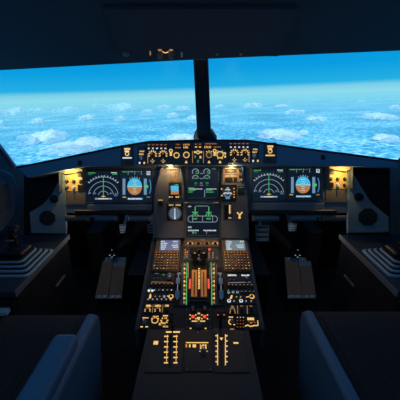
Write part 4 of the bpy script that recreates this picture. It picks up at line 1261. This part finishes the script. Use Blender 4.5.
    for x in (193, 204.6):
        k = t.box('lever_guard', x - 2.2, 308.8, x + 2.2, 313.4, 'black', .006)
        a, b = t.p(x, 312); B().tube([(a, b, t.z), (a, b + .004, t.z + .02)], .003, 8).build('lever_shaft', 'steel', t.o)
        B().blk(a - .006, a + .006, b - .002, b + .008, t.z + .02, t.z + .03).build('lever_tip', 'grey', t.o, bevel=.002)
        t.disc('red_light', x, 317.2, 1.7, 'red', .004)
        for dx in (-2.8, 2.8):
            t.box('golden_label', x + dx - .7, 314.8, x + dx + .7, 316, 'gold', .001); t.box('golden_label', x + dx - .7, 318.6, x + dx + .7, 319.8, 'gold', .001)
    t.box('golden_label', 197.6, 313.2, 200, 314.6, 'gold', .001)
    t.poly('golden_triangle', [(196.8, 317.6), (200.4, 317.6), (199.6, 320), (198.6, 321), (197.6, 320)], 'gold', .001, c=0)
    t.box('golden_bar', 191.8, 321, 197.4, 322.2, 'gold', .001); t.box('golden_bar', 200, 321, 205.2, 322.2, 'gold', .001)
    t.knob(198.4, 325.2, 2.9, 'grey', .014, None)
    for x in (190.6, 205.6): t.box('golden_label', x - .8, 328.2, x + .8, 329.4, 'gold', .001)
    for x in (187, 210):
        for y in (310, 320, 328): t.screw(x, y)


centre_column()


def rear_pedestal():
    K = dict(fr=REAR)
    # speed brake
    t = ped_panel('speed_brake_control', 'speed brake control with black T-lever and golden ladder scale, rear left of the pedestal', 'control panel', 148.5, 331.6, 183.5, 373, **K)
    t.box('golden_label', 166, 331.9, 171.6, 333.4, 'gold', .001); t.box('golden_label', 173.2, 331.9, 180, 333.4, 'gold', .001)
    t.box('golden_block', 153.6, 341.6, 158.2, 345.2, 'gold', .001)
    t.line('slot', [(170.6, 336), (169.6, 368)], 1.8, 'dark', .0006)
    for x, dx in ((166.8, -.06), (176.0, 0)):
        t.line('ladder_rail', [(x + .8, 335.6), (x + dx * 6, 364)], .55, 'gold')
        for i in range(6):
            y = 337 + i * 5.3; xx = x + dx * i
            t.box('ladder_rung', xx - 2.6, y - .6, xx + 1.6, y + .6, 'gold', .0012)
    # lever standing ahead of the scale
    a, b = t.p(172.4, 331.5)
    # flap panel
    f = ped_panel('flap_control', 'flap control with black lever and two golden ladder scales, rear right of the pedestal', 'control panel', 213.4, 332, 246.4, 373, **K)
    for x, s in ((217.6, 1), (225.4, -1)):
        f.line('ladder_rail', [(x, 335), (x, 366)], .9, 'gold')
        for i in range(6):
            y = 336.4 + i * 5.2; f.box('ladder_rung', min(x, x - s * 2.2), y - .6, max(x, x - s * 2.2), y + .6, 'gold', .0012)
    f.line('slot', [(221.4, 341), (221.4, 368)], 1.4, 'dark', .0006)
    f.poly('golden_triangle', [(219.6, 338.4), (223.2, 338.4), (221.4, 341.2)], 'gold', .001, c=0)
    f.box('golden_block', 233.4, 342.8, 238.4, 344.4, 'gold', .001); f.screw(241.6, 333.4)
    # rear centre panel
    c = ped_panel('rudder_trim_panel', 'panel with long golden rule and small golden labels, rear middle of the pedestal', 'control panel', 185, 331.8, 212, 372, **K)
    c.box('golden_rule', 186, 342.8, 208.4, 343.8, 'gold', .001)
    for x0, x1, mt in ((185.6, 187, 'amber'), (189, 190.6, 'gold'), (192.6, 196, 'gold')): c.box('golden_label', x0, 345, x1, 348, mt, .001)
    c.marks('golden_label', 200, 344.8, 207.2, 350, 'gold', 3, rows=2); c.knob(203.5, 353, 3.0, 'grey', .018, 'dimwhite', 90)
    c.ticks('tick_scale', 203.5, 353, 3.2, 4.4, 'gold', (20, 160), .8)
    c.screw(198, 333); c.screw(187, 370); c.screw(210, 370)
    # levers, standing ahead of their scales
    for px, py, tt, n in ((172.6, 323, t, 0), (220.4, 320.4, f, 1)):
        pa, pb = PED.hit(px, py + 4)
        lv = B().blk(-.006, .006, -.02, .02, 0, .003).build('lever', 'black', tt.o)
        lv.matrix_basis = REAR.mat(tt.a, tt.b).inverted() @ PED.mat(pa, pb)
        B().tube([(0, 0, .003), (0, .004, .05)], .005, 8).build('shaft', 'black', lv)
        if n == 0:
            B().blk(-.011, .011, -.024, .026, .048, .068).build('grip', 'black', lv, bevel=.006, seg=3)
        else:
            B().blk(-.02, .02, -.010, .022, .048, .066).build('grip', 'black', lv, bevel=.007, seg=3)
            for dx in (-.012, .012): B().blk(dx - .003, dx + .003, -.004, .002, .066, .0675).build('grip_mark', 'brick', lv)


rear_pedestal()

# ================================================================== SIDE CONSOLES AND STICKS
def consoles():
    for s, xi, xo, xs, lab in ((-1, -.766, XL, -.872, 'left'), (1, .818, XR, .952, 'right')):
        t = empty('side_console', 'dark side console with a side stick on top, along the %s wall' % lab, 'console', (xs, 1.3, 0), 'side consoles')
        def bl(name, x0, x1, y0, y1, z0, z1, mt, bev=.006):
            x0, x1 = sorted((x0, x1)); return B().blk(x0 - xs, x1 - xs, y0 - 1.3, y1 - 1.3, z0, z1).build(name, mt, t, bevel=bev)
        bl('body', xi - s * -.0, xo - s * .001, 1.05, 1.57, .0, .57, 'dark')
        bl('top', xi + s * -.012, xo - s * .001, 1.03, 1.57, .57, .60, 'console')
        bl('edge_trim', xi + s * -.016, xi + s * -.012, 1.03, 1.57, .575, .602, 'grey', .001)
        # drawer front under the near edge, left strip painted pale for the side window's light
        d = bl('drawer', xi + s * .004, xo - s * .002, 1.030, 1.05, .46, .55, 'dark', .003)
        bl('drawer_strip', xi + s * .02, xo - s * .002, 1.0, 1.03, .505, .525, 'pale' if s < 0 else 'panel', .003)
        h = bl('grab_handle', xi + s * -.016, xi + s * -.004, 1.34, 1.45, .40, .412, 'steel', .003)
        k = empty('side_stick', 'black side stick on a stepped blue grey base, %s console' % lab, 'control stick', (xs, 1.258, .60), 'side sticks')
        m = B(); gm = B()
        for i in range(4):
            hw = .122 - i * .017; hl = .125 - i * .018
            z0 = i * .013
            c = .02
            pts = []
            for (x, y) in [(-hw, -hl), (hw, -hl), (hw, hl), (-hw, hl)]:
                pts += [(x, y - math.copysign(c, y)), (x - math.copysign(c * .3, x), y - math.copysign(c * .3, y)), (x - math.copysign(c, x), y)]
            pts = sorted(pts, key=lambda q: math.atan2(q[1], q[0]))
            m.prism(pts, z0, z0 + .008, .003)
            gm.prism([(x * .9, y * .9) for x, y in pts], z0 + .008, z0 + .0132)
        gm.build('gap_shade', 'black', k)  # black inserts put the shade between the steps into colour
        m.build('stepped_base', 'gaiter', k)
        B().blk(-.055, .055, -.045, .055, .047, .075).build('collar', 'black', k, bevel=.012, seg=3)
        B().tube([(0, 0, .07), (0, .004, .10), (s * -.004, .0, .125)], [.03, .022, .017], 14).build('boot', 'rubber', k)
        top = .185 if s < 0 else .215
        g = B().tube([(s * -.004, 0, .115), (s * -.006, -.004, .14), (s * -.004, .002, .16), (s * -.012, .008, top - .01), (s * -.014, .010, top), (s * -.014, .011, top + .006)], [.018, .021, .018, .024, .022, .012], 14).build('grip', 'black', k, smooth=True)
        B().blk(s * -.014 - .02, s * -.014 + .02, -.024, .0, top - .02, top - .004).build('trigger_housing', 'black', k, bevel=.005)
        B().blk(-.018, .018, -.03, -.018, .125, .131).build('hand_rest', 'grey', k, bevel=.002)
        B().cyl(s * -.014 - .008, -.004, .006, top - .004, top + .003, 12, .001).build('button', 'redp', k)


consoles()

# ================================================================== SEATS
def seats():
    for s, x0, x1, lab in ((-1, -.76, -.425, 'left'), (1, .43, .80, 'right')):
        xc = (x0 + x1) / 2
        t = empty('pilot_seat', '%s pilot seat, dark ribbed cushion %s' % (lab, 'and blue inner armrest' if s < 0 else 'with blue side bolster'), 'seat', (xc, .7, .03), 'pilot seats')
        # ribbed cushion
        yf = .955 if s < 0 else .975; yb = .42; zt = .55
        def cushion(name, xa, xb, ya, yb_, za, zb, ribs, mat, lean=0):
            vs = []; fs = []; nx, ny = 72, 14
            for j in range(ny + 1):
                v = j / ny
                for i in range(nx + 1):
                    u = i / nx
                    edge = min(1, 6 * min(u, 1 - u)) ** .5 * min(1, 5 * min(v, 1 - v)) ** .5
                    rb = -.004 * max(0, math.cos(2 * PI * u * ribs)) ** 3
                    h = zb + .03 * (edge - 1) + rb
                    y = ya + (yb_ - ya) * v; z = h
                    vs.append((xa + (xb - xa) * u, y, z))
            for j in range(ny):
                for i in range(nx): k = j * (nx + 1) + i; fs.append((k, k + 1, k + nx + 2, k + nx + 1))
            n0 = len(vs)
            ring = [i for i in range(nx + 1)] + [(j) * (nx + 1) + nx for j in range(1, ny + 1)] + [ny * (nx + 1) + i for i in range(nx - 1, -1, -1)] + [j * (nx + 1) for j in range(ny - 1, 0, -1)]
            for r in ring: vs.append((vs[r][0], vs[r][1], za))
            m = len(ring)
            for i in range(m): fs.append((ring[i], n0 + i, n0 + (i + 1) % m, ring[(i + 1) % m]))
            fs.append(tuple(range(n0, n0 + m)))
            return vs, fs
        vs, fs = cushion('c', x0 - xc, x1 - xc, yf - .7, yb - .7, .43, zt, 15, 'fabric')
        B().add(vs, fs).build('seat_cushion', 'fabric', t, smooth=False)
        # side bolsters of the cushion
        xi0, xi1 = (x1 - xc + .001, -.385 - xc) if s < 0 else (.393 - xc, x0 - xc - .001)
        def bol(xa, xb, name='side_bolster', mt='vinyl'):
            sec = [(yf - .07, .22), (yf - .005, .50), (yf - .01, .54), (yf - .04, .557), (yb + .1, .565), (yb, .565), (yb, .22)]
            n = len(sec)
            B().add([(xa, y - .7, z) for y, z in sec] + [(xb, y - .7, z - (.012)) for y, z in sec],
                    [tuple(range(n)), tuple(range(n, 2 * n))[::-1]] + [(i, (i + 1) % n, n + (i + 1) % n, n + i) for i in range(n)]).build(name, mt, t, bevel=.014, seg=3)
        if s < 0: bol(xi0, xi1)
        else: bol(xi1, xi0)
        # base, back
        B().blk(x0 - xc + .02, x1 - xc - .02, yb - .7 + .03, yf - .7 - .1, -.03, .425).build('pedestal_base', 'dark', t, bevel=.02)
        bk = []
        B().hexa([(x0 - xc, yb - .7 - .012, .45), (x1 - xc, yb - .7 - .012, .45), (x1 - xc, yb - .7 - .11, .43), (x0 - xc, yb - .7 - .11, .43),
                  (x0 - xc + .02, yb - .7 - .25, 1.08), (x1 - xc - .02, yb - .7 - .25, 1.08), (x1 - xc - .02, yb - .7 - .35, 1.07), (x0 - xc + .02, yb - .7 - .35, 1.07)]).build('backrest', 'fabric', t, bevel=.03, seg=3)
        if s < 0:
            ax = -.372 - xc
            B().blk(ax - .034, ax + .034, .36 - .7, .672 - .7, .655, .70).build('armrest', 'vinyl', t, bevel=.016, seg=3)
            B().blk(ax - .012, ax + .012, .42 - .7, .46 - .7, .50, .655).build('armrest_post', 'dark', t)


seats()

# ================================================================== OVERHEAD PANEL
def overhead():
    t = T(OVER, 200, 40, 'overhead_panel', 'dark overhead panel with a few knobs along its front edge, above the windshields', 'control panel')
    t.plate(112, 6, 288, 54, 'liner', .012)
    # front edge fittings seen along the top of the view
    for x, mt in ((160, 'grey'), (171, 'grey')):
        k = t.knob(x, 51.6, 3.2, mt, .02, None); t.box('golden_label', x - 1.8, 46.6, x + 1.8, 48.4, 'dimgold', .001)
    t.line('golden_arch', [(162.4, 49), (165.6, 50.4), (168.6, 49)], 1.2, 'gold')
    t.line('golden_mark', [(150, 48.5), (150.6, 51), (150, 52.6)], 1.1, 'dimgold')
    t.box('switch', 180.8, 49.4, 182.6, 52.4, 'pale', .012); 
    k = t.disc('cap', 126, 51.2, 2.6, 'grey', .008); t.ring('cap_ring', 126, 51.2, 2.8, 3.4, 'steel', .004)
    for x in (217, 240.5): t.disc('stud', x, 51, 1.3, 'steel', .006)


overhead()

# ================================================================== CABIN LIGHT
# warm dome flood over the pedestal, a lamp of the overhead panel
dl = empty('dome_light', 'small round dome lamp in the ceiling behind the overhead panel', 'lamp', (0, .78, 1.80))
B().cyl(0, 0, .03, -.02, .0, 20, .004).build('housing', 'black', dl)
B().cyl(0, 0, .022, -.024, -.02, 20).build('lens', 'lens', dl)
ld = bpy.data.lights.new('pedestal_flood', 'SPOT'); ld.energy = 26.0; ld.color = (1, .62, .34); ld.spot_size = R(22); ld.spot_blend = .6; ld.shadow_soft_size = .02
lo = bpy.data.objects.new('pedestal_flood', ld); COL.objects.link(lo); lo.location = (0, .78, 1.77)
d = V((0, 1.42, .60)) - lo.location
lo.rotation_euler = d.to_track_quat('-Z', 'Y').to_euler()

# cool lamps added in the ceiling above the seats' backs to lift the dark interior
for x, lab in ((-.55, 'left'), (.55, 'right')):
    sl = empty('ceiling_fill_lamp', 'added cool fill lamp in the ceiling above the %s seat' % lab, 'lamp', (x, .10, 1.80), 'added ceiling fill lamps')
    B().blk(-.15, .15, -.03, .03, -.025, 0).build('housing', 'black', sl)
    B().blk(-.13, .13, -.02, .02, -.029, -.025).build('lens', glow('fill_lens', (.35, .65, 1.0), .8), sl)
    ld = bpy.data.lights.new('ceiling_fill', 'AREA'); ld.shape = 'RECTANGLE'; ld.size = .26; ld.size_y = .04; ld.energy = 1.9; ld.color = (.35, .66, 1.0)
    lo = bpy.data.objects.new('ceiling_fill', ld); COL.objects.link(lo); lo.location = (x, .10, 1.768)
    lo.rotation_euler = (R(38), 0, 0)

# small lamps added under the instrument panels to brighten the footwells
for x, lab in ((-.60, 'left'), (.66, 'right')):
    fl = empty('footwell_fill_lamp', 'small fill lamp added under the %s pilot panel lighting the footrest plates' % lab, 'lamp', (x, 1.60, .70), 'added footwell lamps')
    B().blk(-.03, .03, -.02, .02, -.015, 0).build('housing', 'black', fl)
    B().blk(-.02, .02, -.012, .012, -.018, -.015).build('lens', glow('footwell_fill_lens', (1, .8, .6), .8), fl)
    lamp('footwell', (x, 1.60, .66), .42, (1, .84, .72))
